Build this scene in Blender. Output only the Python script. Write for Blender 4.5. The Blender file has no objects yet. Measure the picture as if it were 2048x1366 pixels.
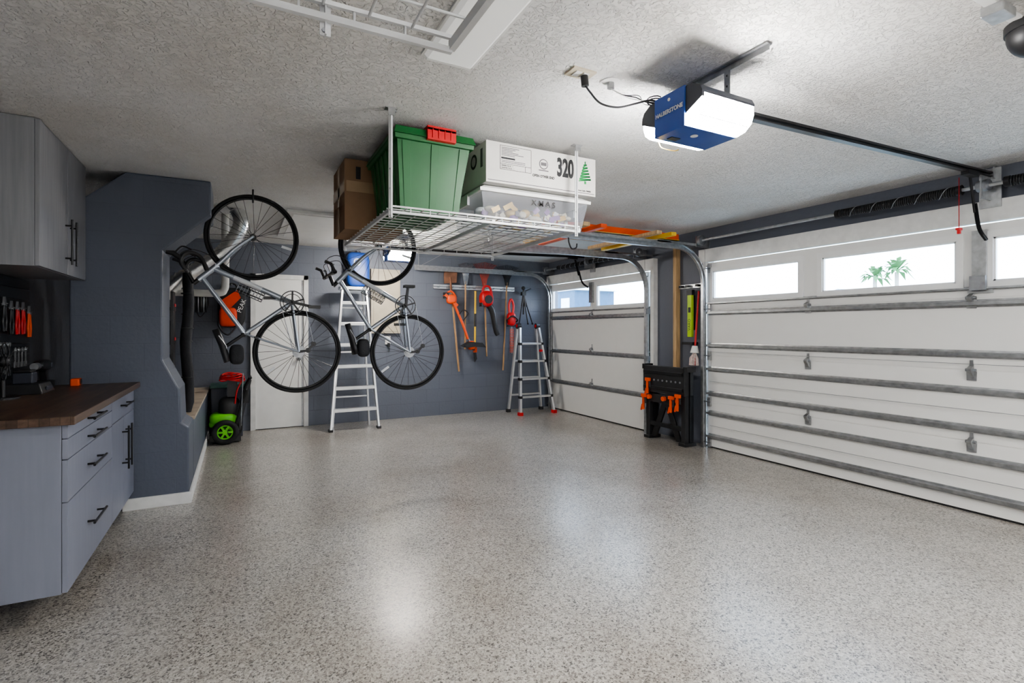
import bpy, bmesh, math, random
from mathutils import Vector, Matrix, Euler
random.seed(4)
V=Vector
# ------------------------------------------------------------------ materials
def new_mat(name):
    m=bpy.data.materials.new(name); m.use_nodes=True
    return m, m.node_tree, m.node_tree.nodes['Principled BSDF']
def M(name,col,rough=.5,metal=0.,noise=.08,nscale=8.,bump=0.,bscale=120.,emit=None,estr=0.,coat=0.,alpha=1.,stretch=None):
    m,nt,b=new_mat(name)
    N=nt.nodes;L=nt.links
    tc=N.new('ShaderNodeTexCoord')
    src=tc.outputs['Object']
    if stretch:
        mp=N.new('ShaderNodeMapping');mp.inputs['Scale'].default_value=stretch;L.new(src,mp.inputs[0]);src=mp.outputs[0]
    n=N.new('ShaderNodeTexNoise');n.inputs['Scale'].default_value=nscale;n.inputs['Detail'].default_value=5
    L.new(src,n.inputs['Vector'])
    r=N.new('ShaderNodeValToRGB')
    r.color_ramp.elements[0].position=.3;r.color_ramp.elements[1].position=.7
    r.color_ramp.elements[0].color=(*[c*(1-noise) for c in col],1)
    r.color_ramp.elements[1].color=(*[min(1,c*(1+noise)) for c in col],1)
    L.new(n.outputs[0],r.inputs[0]);L.new(r.outputs[0],b.inputs['Base Color'])
    b.inputs['Roughness'].default_value=rough;b.inputs['Metallic'].default_value=metal
    b.inputs['Coat Weight'].default_value=coat
    b.inputs['Alpha'].default_value=alpha
    if bump:
        n2=N.new('ShaderNodeTexNoise');n2.inputs['Scale'].default_value=bscale;n2.inputs['Detail'].default_value=3
        L.new(src,n2.inputs['Vector'])
        bp=N.new('ShaderNodeBump');bp.inputs['Strength'].default_value=bump;bp.inputs['Distance'].default_value=.01
        L.new(n2.outputs[0],bp.inputs['Height']);L.new(bp.outputs[0],b.inputs['Normal'])
    if emit:
        b.inputs['Emission Color'].default_value=(*emit,1);b.inputs['Emission Strength'].default_value=estr
    return m
def mat_floor():
    m,nt,b=new_mat('epoxy_flake_floor');N=nt.nodes;L=nt.links
    tc=N.new('ShaderNodeTexCoord')
    def flake(scale,stops):
        v=N.new('ShaderNodeTexVoronoi');v.inputs['Scale'].default_value=scale;v.inputs['Randomness'].default_value=1
        L.new(tc.outputs['Object'],v.inputs['Vector'])
        s=N.new('ShaderNodeSeparateColor');L.new(v.outputs['Color'],s.inputs[0])
        r=N.new('ShaderNodeValToRGB');r.color_ramp.interpolation='CONSTANT'
        e=r.color_ramp.elements
        e[0].position=0;e[0].color=(*stops[0][1],1);e[1].position=stops[1][0];e[1].color=(*stops[1][1],1)
        for p,c in stops[2:]:
            x=e.new(p);x.color=(*c,1)
        L.new(s.outputs[0],r.inputs[0]);return r,s
    r1,s1=flake(108,[(0,(.43,.405,.365)),(.34,(.56,.535,.49)),(.56,(.30,.275,.25)),(.71,(.14,.128,.117)),(.84,(.045,.042,.040)),(.92,(.64,.62,.59))])
    r2,s2=flake(205,[(0,(.47,.445,.41)),(.4,(.39,.365,.33)),(.66,(.20,.185,.17)),(.81,(.06,.056,.052)),(.91,(.60,.58,.54))])
    mx=N.new('ShaderNodeMixRGB');L.new(s2.outputs[1],mx.inputs[0]);L.new(r1.outputs[0],mx.inputs[1]);L.new(r2.outputs[0],mx.inputs[2])
    n=N.new('ShaderNodeTexNoise');n.inputs['Scale'].default_value=1.1;n.inputs['Detail'].default_value=7;n.inputs['Roughness'].default_value=.6;L.new(tc.outputs['Object'],n.inputs['Vector'])
    rr=N.new('ShaderNodeValToRGB');rr.color_ramp.elements[0].position=.32;rr.color_ramp.elements[0].color=(.74,.70,.66,1);rr.color_ramp.elements[1].position=.56;rr.color_ramp.elements[1].color=(1,1,1,1)
    L.new(n.outputs[0],rr.inputs[0])
    mu=N.new('ShaderNodeMixRGB');mu.blend_type='MULTIPLY';mu.inputs[0].default_value=1;L.new(mx.outputs[0],mu.inputs[1]);L.new(rr.outputs[0],mu.inputs[2])
    L.new(mu.outputs[0],b.inputs['Base Color'])
    b.inputs['Roughness'].default_value=.31
    b.inputs['Coat Weight'].default_value=.5;b.inputs['Coat Roughness'].default_value=.22
    n3=N.new('ShaderNodeTexNoise');n3.inputs['Scale'].default_value=60;L.new(tc.outputs['Object'],n3.inputs['Vector'])
    bp=N.new('ShaderNodeBump');bp.inputs['Strength'].default_value=.25;bp.inputs['Distance'].default_value=.003;L.new(n3.outputs[0],bp.inputs['Height']);L.new(bp.outputs[0],b.inputs['Normal'])
    return m
def mat_ceiling():
    m,nt,b=new_mat('knockdown_ceiling');N=nt.nodes;L=nt.links
    tc=N.new('ShaderNodeTexCoord')
    n=N.new('ShaderNodeTexNoise');n.inputs['Scale'].default_value=38;n.inputs['Detail'].default_value=3;n.inputs['Distortion'].default_value=1.2;L.new(tc.outputs['Object'],n.inputs['Vector'])
    r=N.new('ShaderNodeValToRGB');r.color_ramp.elements[0].position=.46;r.color_ramp.elements[1].position=.54;L.new(n.outputs[0],r.inputs[0])
    bp=N.new('ShaderNodeBump');bp.inputs['Strength'].default_value=.85;bp.inputs['Distance'].default_value=.011;L.new(r.outputs[0],bp.inputs['Height']);L.new(bp.outputs[0],b.inputs['Normal'])
    n2=N.new('ShaderNodeTexNoise');n2.inputs['Scale'].default_value=.9;n2.inputs['Detail'].default_value=4;L.new(tc.outputs['Object'],n2.inputs['Vector'])
    r2=N.new('ShaderNodeValToRGB');r2.color_ramp.elements[0].position=.3;r2.color_ramp.elements[0].color=(.68,.655,.62,1);r2.color_ramp.elements[1].position=.6;r2.color_ramp.elements[1].color=(.80,.80,.80,1)
    L.new(n2.outputs[0],r2.inputs[0]);L.new(r2.outputs[0],b.inputs['Base Color']);b.inputs['Roughness'].default_value=.9
    return m
def mat_block(name,col,block=True,plane='xz',mort=.86,bs=.5):
    m,nt,b=new_mat(name);N=nt.nodes;L=nt.links
    tc=N.new('ShaderNodeTexCoord');sp=N.new('ShaderNodeSeparateXYZ');L.new(tc.outputs['Object'],sp.inputs[0])
    cb=N.new('ShaderNodeCombineXYZ');L.new(sp.outputs['X' if plane=='xz' else 'Y'],cb.inputs[0]);L.new(sp.outputs['Z'],cb.inputs[1])
    br=N.new('ShaderNodeTexBrick');br.inputs['Scale'].default_value=1
    br.inputs['Brick Width'].default_value=.4;br.inputs['Row Height'].default_value=.2;br.inputs['Mortar Size'].default_value=.005;br.inputs['Mortar Smooth'].default_value=.8
    br.inputs['Color1'].default_value=(*col,1);br.inputs['Color2'].default_value=(*[c*1.04 for c in col],1);br.inputs['Mortar'].default_value=(*[c*mort for c in col],1)
    L.new(cb.outputs[0],br.inputs['Vector'])
    if block: L.new(br.outputs['Color'],b.inputs['Base Color'])
    else: b.inputs['Base Color'].default_value=(*col,1)
    n=N.new('ShaderNodeTexNoise');n.inputs['Scale'].default_value=35;n.inputs['Detail'].default_value=6;L.new(tc.outputs['Object'],n.inputs['Vector'])
    b1=N.new('ShaderNodeBump');b1.inputs['Strength'].default_value=.35;b1.inputs['Distance'].default_value=.006;L.new(n.outputs[0],b1.inputs['Height'])
    if block:
        b2=N.new('ShaderNodeBump');b2.invert=True;b2.inputs['Strength'].default_value=bs;b2.inputs['Distance'].default_value=.005
        L.new(br.outputs['Fac'],b2.inputs['Height']);L.new(b1.outputs[0],b2.inputs['Normal']);L.new(b2.outputs[0],b.inputs['Normal'])
    else: L.new(b1.outputs[0],b.inputs['Normal'])
    b.inputs['Roughness'].default_value=.5
    return m
def mat_glass(name,tint=(1,1,1),gl=.08,rough=.02):
    m=bpy.data.materials.new(name);m.use_nodes=True;nt=m.node_tree;nt.nodes.clear();N=nt.nodes;L=nt.links
    o=N.new('ShaderNodeOutputMaterial');t=N.new('ShaderNodeBsdfTransparent');t.inputs[0].default_value=(*tint,1)
    g=N.new('ShaderNodeBsdfGlossy');g.inputs['Roughness'].default_value=rough
    x=N.new('ShaderNodeMixShader');x.inputs[0].default_value=gl;L.new(t.outputs[0],x.inputs[1]);L.new(g.outputs[0],x.inputs[2]);L.new(x.outputs[0],o.inputs[0])
    return m
def mat_frost():
    m=bpy.data.materials.new('clear_plastic_bin');m.use_nodes=True;nt=m.node_tree;nt.nodes.clear();N=nt.nodes;L=nt.links
    o=N.new('ShaderNodeOutputMaterial');t=N.new('ShaderNodeBsdfTransparent');t.inputs[0].default_value=(.88,.9,.93,1)
    g=N.new('ShaderNodeBsdfPrincipled');g.inputs['Base Color'].default_value=(.6,.62,.68,1);g.inputs['Roughness'].default_value=.2
    x=N.new('ShaderNodeMixShader');x.inputs[0].default_value=.22;L.new(t.outputs[0],x.inputs[1]);L.new(g.outputs[0],x.inputs[2]);L.new(x.outputs[0],o.inputs[0])
    return m
def mat_wood(name,c1,c2,rough=.4,plank=True):
    m,nt,b=new_mat(name);N=nt.nodes;L=nt.links
    tc=N.new('ShaderNodeTexCoord');sp=N.new('ShaderNodeSeparateXYZ');L.new(tc.outputs['Object'],sp.inputs[0])
    cb=N.new('ShaderNodeCombineXYZ');L.new(sp.outputs['Y'],cb.inputs[0]);L.new(sp.outputs['X'],cb.inputs[1])
    br=N.new('ShaderNodeTexBrick');br.inputs['Scale'].default_value=1;br.inputs['Brick Width'].default_value=.45;br.inputs['Row Height'].default_value=.035;br.inputs['Mortar Size'].default_value=.0008;br.offset=.37
    br.inputs['Color1'].default_value=(*c1,1);br.inputs['Color2'].default_value=(*c2,1);br.inputs['Mortar'].default_value=(*[c*.5 for c in c1],1)
    L.new(cb.outputs[0],br.inputs['Vector'])
    mp=N.new('ShaderNodeMapping');mp.inputs['Scale'].default_value=(60,4,60);L.new(tc.outputs['Object'],mp.inputs[0])
    n=N.new('ShaderNodeTexNoise');n.inputs['Scale'].default_value=1;n.inputs['Detail'].default_value=5;L.new(mp.outputs[0],n.inputs['Vector'])
    mu=N.new('ShaderNodeMixRGB');mu.blend_type='MULTIPLY';mu.inputs[0].default_value=.8;L.new(br.outputs['Color'],mu.inputs[1]);L.new(n.outputs[0],mu.inputs[2])
    L.new(mu.outputs[0],b.inputs['Base Color']);b.inputs['Roughness'].default_value=rough
    return m
WALLC=(.118,.130,.163)
mFloor=mat_floor();mCeil=mat_ceiling()
mWallB=mat_block('painted_block_wall',WALLC,bs=.35);mWallP=mat_block('painted_wall',WALLC,False);mCol=mat_block('painted_block_column',(.090,.103,.138),mort=.97,bs=.15)
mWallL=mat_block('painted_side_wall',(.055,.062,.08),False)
mDoorW=M('garage_door_white',(.78,.775,.76),.4,noise=.01,bump=.03,bscale=260)
mWhite=M('white_paint',(.80,.80,.79),.45,noise=.03)
mTrim=M('white_trim',(.72,.72,.71),.5,noise=.08,nscale=12)
mGal=M('galvanised_steel',(.50,.51,.52),.32,.9,noise=.18,nscale=25)
mStrut=M('strut_steel',(.40,.41,.42),.38,.9,noise=.22,nscale=18)
mGalD=M('dull_steel',(.33,.34,.36),.4,.85,noise=.2,nscale=20)
mAlu=M('aluminium',(.72,.73,.74),.3,.8,noise=.08)
mBlk=M('black_plastic',(.018,.018,.02),.42,noise=.2)
mBlkM=M('black_metal',(.02,.02,.022),.35,.4,noise=.15)
mRub=M('tyre_rubber',(.012,.012,.013),.75,noise=.2)
mRed=M('red_plastic',(.55,.018,.02),.4)
mOrg=M('orange_plastic',(.80,.095,.015),.42)
mYel=M('yellow_fiberglass',(.80,.50,.03),.45)
mLime=M('lime_plastic',(.45,.68,.02),.4)
mGrn=M('green_plastic',(.010,.105,.025),.42,noise=.12,nscale=4)
mGrn2=M('bright_green_plastic',(.14,.58,.02),.4)
mWoodH=M('wood_handle',(.42,.25,.12),.55,noise=.3,nscale=6,stretch=(8,8,1))
mWoodP=M('raw_lumber',(.50,.34,.18),.7,noise=.25,nscale=5,stretch=(10,10,1))
mSill=M('ledge_board',(.45,.38,.30),.6,noise=.2,nscale=6)
mRust=M('rusty_steel',(.24,.12,.075),.7,.4,noise=.3)
mCab=M('cabinet_laminate',(.215,.228,.282),.42,noise=.04,nscale=3,stretch=(12,12,1))
mCabU=M('upper_cabinet_laminate',(.225,.228,.245),.45,noise=.10,nscale=3,stretch=(20,20,1))
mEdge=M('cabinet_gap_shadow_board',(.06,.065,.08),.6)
mTop=mat_wood('butcher_block_dark',(.085,.050,.034),(.21,.13,.088),.35)
mCard=M('corrugated_cardboard',(.25,.152,.088),.8,noise=.12,nscale=5)
mTape=M('packing_tape',(.40,.28,.17),.25)
mBoxW=M('white_cardboard',(.68,.66,.63),.6,noise=.06)
mBoxInk=M('box_print_grey',(.45,.40,.42),.7)  # pale grey print inside the round drawings on the box side
mInk=M('black_ink',(.02,.02,.022),.6)
mInkG=M('green_ink',(.01,.26,.06),.6)
mInkGy=M('grey_ink',(.12,.11,.12),.6)
mRackW=M('white_powder_coat',(.60,.61,.62),.35,noise=.03)
mBlue=M('blue_plastic',(.02,.075,.33),.4)
mNavy=M('dark_shell',(.03,.035,.05),.4)
mLens=M('lamp_lens',(.9,.9,.9),.4,emit=(1,.98,.95),estr=200)
mLens2=M('lamp_lens_small',(.9,.9,.9),.4,emit=(1,.95,.87),estr=220)
mFill=M('fill_light_diffuser',(.85,.85,.85),.4,emit=(1,.985,.96),estr=98)  # emission for the added fill fixtures behind the camera
mDiff=M('faint_glow_diffuser',(.78,.78,.76),.3,emit=(1,1,.98),estr=.25)  # faint glow put into the diffuser of the switched-off fixture
mFrame=M('bike_frame_silver',(.42,.46,.52),.28,.7,noise=.05)
mFrameW=M('bike_decal',(.7,.72,.75),.35)
mFoil=M('foil_duct',(.70,.70,.69),.28,.9,noise=.15,nscale=30)
mPVC=M('pvc_pipe',(.7,.69,.66),.45)
mGlass=mat_glass('window_glass',(.95,.97,1),.07)
mClear=mat_frost()
mSlat=M('slatwall_charcoal',(.022,.025,.03),.5)
mWire=M('dark_wire',(.03,.03,.035),.5)
mGold=M('gold_ornament',(.50,.34,.12),.4,.3)
mPurp=M('purple_ornament',(.24,.13,.30),.4)
mCream=M('cream_paper',(.60,.54,.42),.7)
mTan=M('tan_panel',(.42,.37,.29),.6)
mMop=M('mop_strands',(.66,.55,.52),.9,noise=.3,nscale=60)
mBag=M('nylon_black',(.015,.016,.02),.7,bump=.3,bscale=60)
mBagO=M('nylon_orange',(.70,.06,.015),.6,bump=.2,bscale=60)
mRedBoard=M('red_brown_lid',(.32,.05,.035),.5)
# ------------------------------------------------------------------ builder
class B:
    def __init__(s,name): s.n=name;s.v=[];s.f=[];s.m=[];s.sm=[];s.mats=[]
    def mi(s,m):
        if m not in s.mats: s.mats.append(m)
        return s.mats.index(m)
    def add(s,vs,fs,mat,smooth=False,mw=None):
        o=len(s.v);k=s.mi(mat)
        for v in vs:
            v=V(v)
            s.v.append(mw@v if mw else v)
        for f in fs: s.f.append([o+i for i in f]);s.m.append(k);s.sm.append(smooth)
    def box(s,a,b,mat,mw=None):
        x0,y0,z0=[min(p,q) for p,q in zip(a,b)];x1,y1,z1=[max(p,q) for p,q in zip(a,b)]
        s.add([(x0,y0,z0),(x1,y0,z0),(x1,y1,z0),(x0,y1,z0),(x0,y0,z1),(x1,y0,z1),(x1,y1,z1),(x0,y1,z1)],
          [(0,3,2,1),(4,5,6,7),(0,1,5,4),(1,2,6,5),(2,3,7,6),(3,0,4,7)],mat,False,mw)
    def taper(s,a0,b0,z0,a1,b1,z1,mat,mw=None): # rect a0(x,y)-b0 at z0 to a1-b1 at z1
        s.add([(a0[0],a0[1],z0),(b0[0],a0[1],z0),(b0[0],b0[1],z0),(a0[0],b0[1],z0),(a1[0],a1[1],z1),(b1[0],a1[1],z1),(b1[0],b1[1],z1),(a1[0],b1[1],z1)],
          [(0,3,2,1),(4,5,6,7),(0,1,5,4),(1,2,6,5),(2,3,7,6),(3,0,4,7)],mat,False,mw)
    def bar(s,p0,p1,w,t,mat,up=(0,0,1)):
        p0=V(p0);p1=V(p1);d=(p1-p0).normalized();u=V(up)
        if abs(d.dot(u))>.98:u=V((1,0,0)) if abs(d.x)<.9 else V((0,1,0))
        a=d.cross(u).normalized();b=a.cross(d).normalized()
        vs=[]
        for p in(p0,p1):
            for i,j in((-1,-1),(1,-1),(1,1),(-1,1)): vs.append(p+a*(i*w/2)+b*(j*t/2))
        s.add(vs,[(3,2,1,0),(4,5,6,7),(0,1,5,4),(1,2,6,5),(2,3,7,6),(3,0,4,7)],mat)
    def cyl(s,p0,p1,r,mat,r2=None,n=14):
        p0=V(p0);p1=V(p1);r2=r if r2 is None else r2
        d=(p1-p0).normalized();u=V((0,0,1)) if abs(d.z)<.9 else V((1,0,0))
        a=d.cross(u).normalized();b=d.cross(a)
        vs=[]
        for p,q in((p0,r),(p1,r2)):
            for i in range(n):
                t=2*math.pi*i/n;vs.append(p+(a*math.cos(t)+b*math.sin(t))*q)
        s.add(vs,[(i,(i+1)%n,n+(i+1)%n,n+i) for i in range(n)],mat,True)
        s.add(vs,[list(range(n))[::-1],list(range(n,2*n))],mat)
    def tube(s,pts,r,mat,n=8,closed=False):
        P=[V(p) for p in pts];k=len(P)
        R=r if isinstance(r,(list,tuple)) else [r]*k
        T=[]
        for i in range(k):
            if closed: t=P[(i+1)%k]-P[i-1]
            else: t=P[min(i+1,k-1)]-P[max(i-1,0)]
            T.append(t.normalized() if t.length>1e-9 else V((0,0,1)))
        u=V((0,0,1)) if abs(T[0].z)<.9 else V((1,0,0))
        a=T[0].cross(u).normalized();vs=[]
        for i in range(k):
            a=(a-T[i]*a.dot(T[i])).normalized();b=T[i].cross(a)
            for j in range(n):
                t=2*math.pi*j/n;vs.append(P[i]+(a*math.cos(t)+b*math.sin(t))*R[i])
        fs=[]
        for i in range(k if closed else k-1):
            i2=(i+1)%k
            for j in range(n): fs.append((i*n+j,i*n+(j+1)%n,i2*n+(j+1)%n,i2*n+j))
        s.add(vs,fs,mat,True)
        if not closed: s.add(vs,[list(range(n))[::-1],list(range((k-1)*n,k*n))],mat)
    def ring(s,c,axis,R,r,mat,n=48,m=8):
        c=V(c);ax=V(axis).normalized();u=V((0,0,1)) if abs(ax.z)<.9 else V((1,0,0))
        a=ax.cross(u).normalized();b=ax.cross(a)
        s.tube([c+(a*math.cos(2*math.pi*i/n)+b*math.sin(2*math.pi*i/n))*R for i in range(n)],r,mat,m,True)
    def prism(s,poly,axis,a,b,mat,mw=None):
        def p3(p,t):
            return {'x':(t,p[0],p[1]),'y':(p[0],t,p[1]),'z':(p[0],p[1],t)}[axis]
        n=len(poly);vs=[p3(p,a) for p in poly]+[p3(p,b) for p in poly]
        s.add(vs,[list(range(n)),list(range(n,2*n))[::-1]]+[(i,(i+1)%n,n+(i+1)%n,n+i) for i in range(n)],mat,False,mw)
    def ell(s,c,r,mat,e=2.,seg=18,rings=12,mw=None):
        vs=[];fs=[]
        def sp(x,p): return math.copysign(abs(x)**p,x)
        k=2./e
        for i in range(rings+1):
            ph=-math.pi/2+math.pi*i/rings
            for j in range(seg):
                t=2*math.pi*j/seg
                vs.append((c[0]+r[0]*sp(math.cos(ph),k)*sp(math.cos(t),k),c[1]+r[1]*sp(math.cos(ph),k)*sp(math.sin(t),k),c[2]+r[2]*sp(math.sin(ph),k)))
        for i in range(rings):
            for j in range(seg): fs.append((i*seg+j,i*seg+(j+1)%seg,(i+1)*seg+(j+1)%seg,(i+1)*seg+j))
        s.add(vs,fs,mat,True,mw)
    def text(s,body,size,mat,o,xd,yd,sx=1.,bold=0.,align='CENTER'):
        cu=bpy.data.curves.new('tmp','FONT');cu.body=body;cu.size=size;cu.align_x=align;cu.align_y='CENTER';cu.extrude=.0006;cu.offset=bold
        ob=bpy.data.objects.new('tmp',cu);bpy.context.collection.objects.link(ob)
        bpy.context.view_layer.update()
        ev=ob.evaluated_get(bpy.context.evaluated_depsgraph_get());me=ev.to_mesh()
        x=V(xd).normalized();y=V(yd).normalized();z=x.cross(y)
        mw=Matrix.Translation(V(o))@Matrix((x,y,z)).transposed().to_4x4()@Matrix.Diagonal((sx,1,1,1))
        s.add([v.co.copy() for v in me.vertices],[list(p.vertices) for p in me.polygons],mat,False,mw)
        ev.to_mesh_clear();bpy.data.objects.remove(ob);bpy.data.curves.remove(cu)
    def done(s,bevel=0,parent=None):
        lo=[min(v[i] for v in s.v) for i in range(3)];hi=[max(v[i] for v in s.v) for i in range(3)]
        c=V(((lo[0]+hi[0])/2,(lo[1]+hi[1])/2,lo[2]))
        me=bpy.data.meshes.new(s.n);me.from_pydata([v-c for v in s.v],[],s.f)
        for m in s.mats: me.materials.append(m)
        for p,k,q in zip(me.polygons,s.m,s.sm): p.material_index=k;p.use_smooth=q
        bm=bmesh.new();bm.from_mesh(me);bmesh.ops.recalc_face_normals(bm,faces=bm.faces);bm.to_mesh(me);bm.free()
        me.update()
        ob=bpy.data.objects.new(s.n,me);ob.location=c;bpy.context.collection.objects.link(ob)
        if bevel:
            md=ob.modifiers.new('bevel','BEVEL');md.width=bevel;md.segments=2;md.limit_method='ANGLE';md.angle_limit=math.radians(50)
        return ob
def lerp(a,b,t): return V(a)*(1-t)+V(b)*t
def spline(pts,k=8):
    P=[V(p) for p in pts];P=[P[0]*2-P[1]]+P+[P[-1]*2-P[-2]];o=[]
    for i in range(1,len(P)-2):
        for j in range(k):
            t=j/k;a,b,c,d=P[i-1],P[i],P[i+1],P[i+2]
            o.append(.5*((2*b)+(c-a)*t+(2*a-5*b+4*c-d)*t*t+(3*b-a-3*c+d)*t**3))
    o.append(P[-2]);return o
# ------------------------------------------------------------------ room shell
XL,XR,YF,YB,H=-1.30,4.67,-2.3,7.53,2.44
YW=YB-.004   # back face of wall-mounted items
b=B('floor');b.box((XL-.1,YF-.1,-.12),(4.8,YB+.1,0),mFloor);b.done()
b=B('ceiling');b.box((XL-.1,YF-.1,H),(4.8,YB+.1,H+.12),mCeil);b.done()
def wall(name,mn,mx,mat):
    b=B(name);b.box(mn,mx,mat)
    o=b.done();return o
wall('wall_back',(XL-.1,YB,0),(4.8,YB+.12,H),mWallB)
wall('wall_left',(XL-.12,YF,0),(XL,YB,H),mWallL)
wall('wall_front',(XL-.1,YF-.12,0),(4.8,YF,H),mWhite)
b=B('wall_right')
b.box((XR,YF,0),(XR+.13,-.85,H),mWallP)
b.box((XR,4.18,0),(XR+.13,4.98,H),mWallP)
b.box((XR,7.46,0),(XR+.13,YB,H),mWallP)
b.box((XR,-.85,2.12),(XR+.13,4.18,H),mWallP)
b.box((XR,4.98,2.12),(XR+.13,7.46,H),mWallP)
b.done()
b=B('trim_1');b.box((4.60,-.9,2.055),(XR,4.22,2.20),mTrim);b.box((4.645,4.12,0),(XR+.01,4.20,2.055),mTrim);b.done(.003)
b=B('trim_2');b.box((4.60,4.94,2.055),(XR,7.50,2.20),mTrim);b.box((4.60,4.94,0),(XR+.01,5.0,2.055),mTrim);b.box((4.645,7.44,0),(XR+.01,7.5,2.055),mTrim);b.done(.003)
b=B('column')
b.prism([(-1.04,0),(-.335,0),(-.335,.57),(-.385,.61),(-.395,.86),(-.50,1.08),(-.50,1.89),(-.19,2.18),(-.19,H),(-.72,H),(-1.04,2.16)],'y',4.6,5.05,mCol)
b.done(.012)
b=B('ledge');b.box((-.62,5.055,0),(-.335,YW,.56),mCol);b.box((-.64,5.055,.56),(-.325,YW,.585),mSill);b.done()
b=B('baseboard_left');b.box((-.334,4.585,0),(-.318,YW,.085),mTrim);b.box((-.74,4.583,0),(-.318,4.599,.085),mTrim);b.done(.003)
b=B('attic_hatch');b.box((.40,5.30,H-.03),(1.25,6.75,H),mTrim);b.box((.46,5.36,H-.036),(1.19,6.69,H-.03),mWhite);b.done(.003)
b=B('door_1')
b.box((.13,7.49,0),(.19,YW,2.03),mTrim);b.box((.77,7.49,0),(.83,YW,2.03),mTrim);b.box((.13,7.49,1.97),(.83,YW,2.03),mTrim)
b.box((.19,7.505,.01),(.77,YW,1.97),mWhite);b.box((.745,7.503,.01),(.765,7.506,1.965),mGalD)
b.cyl((.71,7.505,.92),(.71,7.46,.92),.012,mGal);b.ell((.71,7.445,.92),(.028,.025,.028),mGal);b.cyl((.71,7.505,.92),(.71,7.498,.92),.03,mGal)
b.cyl((.71,7.505,1.06),(.71,7.492,1.06),.022,mGal)
b.done(.002)
# ------------------------------------------------------------------ garage doors
def hinge(b,y,z,X=4.615):
    b.prism([(y-.028,z-.075),(y+.028,z-.075),(y+.03,z-.01),(y+.012,z+.01),(y+.01,z+.07),(y-.01,z+.07),(y-.012,z+.01),(y-.03,z-.01)],'x',X-.006,X,mGal)
    b.cyl((X-.015,y-.03,z),(X-.015,y+.03,z),.011,mGalD,n=10)
    b.prism([(X-.006,z-.06),(X-.05,z-.004),(X-.05,z+.008),(X-.006,z+.03)],'y',y-.014,y+.014,mGal)
def garage_door(y0,y1,wins,struts,hy):
    b=B('garage_door')
    X0,X1=4.62,4.66
    for z0,z1 in((.015,.505),(.511,1.014),(1.020,1.526)): b.box((X0,y0,z0),(X1,y1,z1),mDoorW)
    b.box((X0+.006,y0,.012),(X1-.01,y1,1.6),mDoorW)
    b.box((X0+.003,y0,0),(X1,y1,.018),mRub)
    z0,z1=1.532,2.045;wz0,wz1=1.64,1.945
    b.box((X0,y0,z0),(X1,y1,wz0),mDoorW);b.box((X0,y0,wz1),(X1,y1,z1),mDoorW)
    prev=y0
    for a,c in sorted(wins):
        b.box((X0,prev,wz0),(X1,a,wz1),mDoorW);prev=c
        t=.045
        for (p,q,r,u) in((a-t,c+t,wz0-t,wz0),(a-t,c+t,wz1,wz1+t),(a-t,a,wz0,wz1),(c,c+t,wz0,wz1)):
            b.box((X0-.014,p,r),(X0,q,u),mWhite)
        t=.012
        for (p,q,r,u) in((a,c,wz0,wz0+t),(a,c,wz1-t,wz1),(a,a+t,wz0,wz1),(c-t,c,wz0,wz1)):
            b.box((X0-.004,p,r),(X0+.02,q,u),mWhite)
        b.box((X0+.018,a,wz0),(X0+.022,c,wz1),mGlass)
    b.box((X0,prev,wz0),(X1,y1,wz1),mDoorW)
    for z,hh in struts:
        b.prism([(4.62,z-hh),(4.614,z-hh),(4.611,z-hh*.55),(4.578,z-hh*.42),(4.578,z+hh*.42),(4.611,z+hh*.55),(4.614,z+hh),(4.62,z+hh)],'y',y0+.01,y1-.01,mStrut)
    for y in hy:
        for z in(.508,1.017,1.53): hinge(b,y,z)
    for y in(y0+.03,y1-.03):
        for z in(.508,1.017,1.53,.06,1.98):
            b.box((4.59,y-.02,z-.05),(4.618,y+.02,z+.05),mGal)
            b.cyl((4.585,y-.03,z),(4.585,y+.06 if y>y0+.1 else y-.06,z),.006,mGalD,n=8)
    for y in(y0+.005,y1-.005): b.cyl((4.60,y,.08),(4.56,y,2.2),.0025,mGalD,n=6)
    return b
b=garage_door(-.80,4.10,[(3.04,4.03),(1.84,2.82),(.64,1.63),(-.57,.42)],[(.13,.028),(.385,.028),(.60,.028),(.87,.028),(1.13,.028),(1.49,.028),(1.595,.014)],[2.95,1.75,.55])
b.box((4.585,1.66,1.60),(4.62,1.74,2.0),mGal);b.box((4.56,1.655,1.58),(4.585,1.745,1.68),mGalD);b.box((4.60,1.63,1.56),(4.62,1.77,1.60),mGal)
b.cyl((4.585,-.7,.735),(4.585,4.05,.735),.0022,mGalD,n=6);b.cyl((4.585,-.7,.25),(4.585,4.05,.25),.0022,mGalD,n=6);b.cyl((4.585,-.7,1.06),(4.585,4.05,1.06),.0022,mGalD,n=6)
b.done()
b=garage_door(5.05,7.42,[(6.27,7.33),(5.10,6.12)],[(.46,.03),(.955,.03),(1.49,.03),(1.59,.014)],[6.24])
b.box((4.585,6.2,1.70),(4.62,6.28,2.0),mGal)
b.done()
def ctrack(b,path,y0,y1,w,mat):
    n=len(path);P=[V((p[0],0,p[1])) for p in path];T=[];
    for i in range(n): T.append((P[min(i+1,n-1)]-P[max(i-1,0)]).normalized())
    up=[];dn=[]
    for p,t in zip(P,T):
        nn=V((-t.z,0,t.x));up.append(p+nn*w/2);dn.append(p-nn*w/2)
    def strip(A,ya,Bp,yb):
        vs=[V((q.x,ya,q.z)) for q in A]+[V((q.x,yb,q.z)) for q in Bp]
        b.add(vs,[(i,i+1,n+i+1,n+i) for i in range(n-1)],mat,True)
    strip(up,y0,dn,y0);strip(up,y0,up,y1);strip(dn,y0,dn,y1)
    up2=[u+(d-u).normalized()*.012 for u,d in zip(up,dn)];dn2=[d+(u-d).normalized()*.012 for u,d in zip(up,dn)]
    strip(up,y1,up2,y1);strip(dn,y1,dn2,y1)
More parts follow.
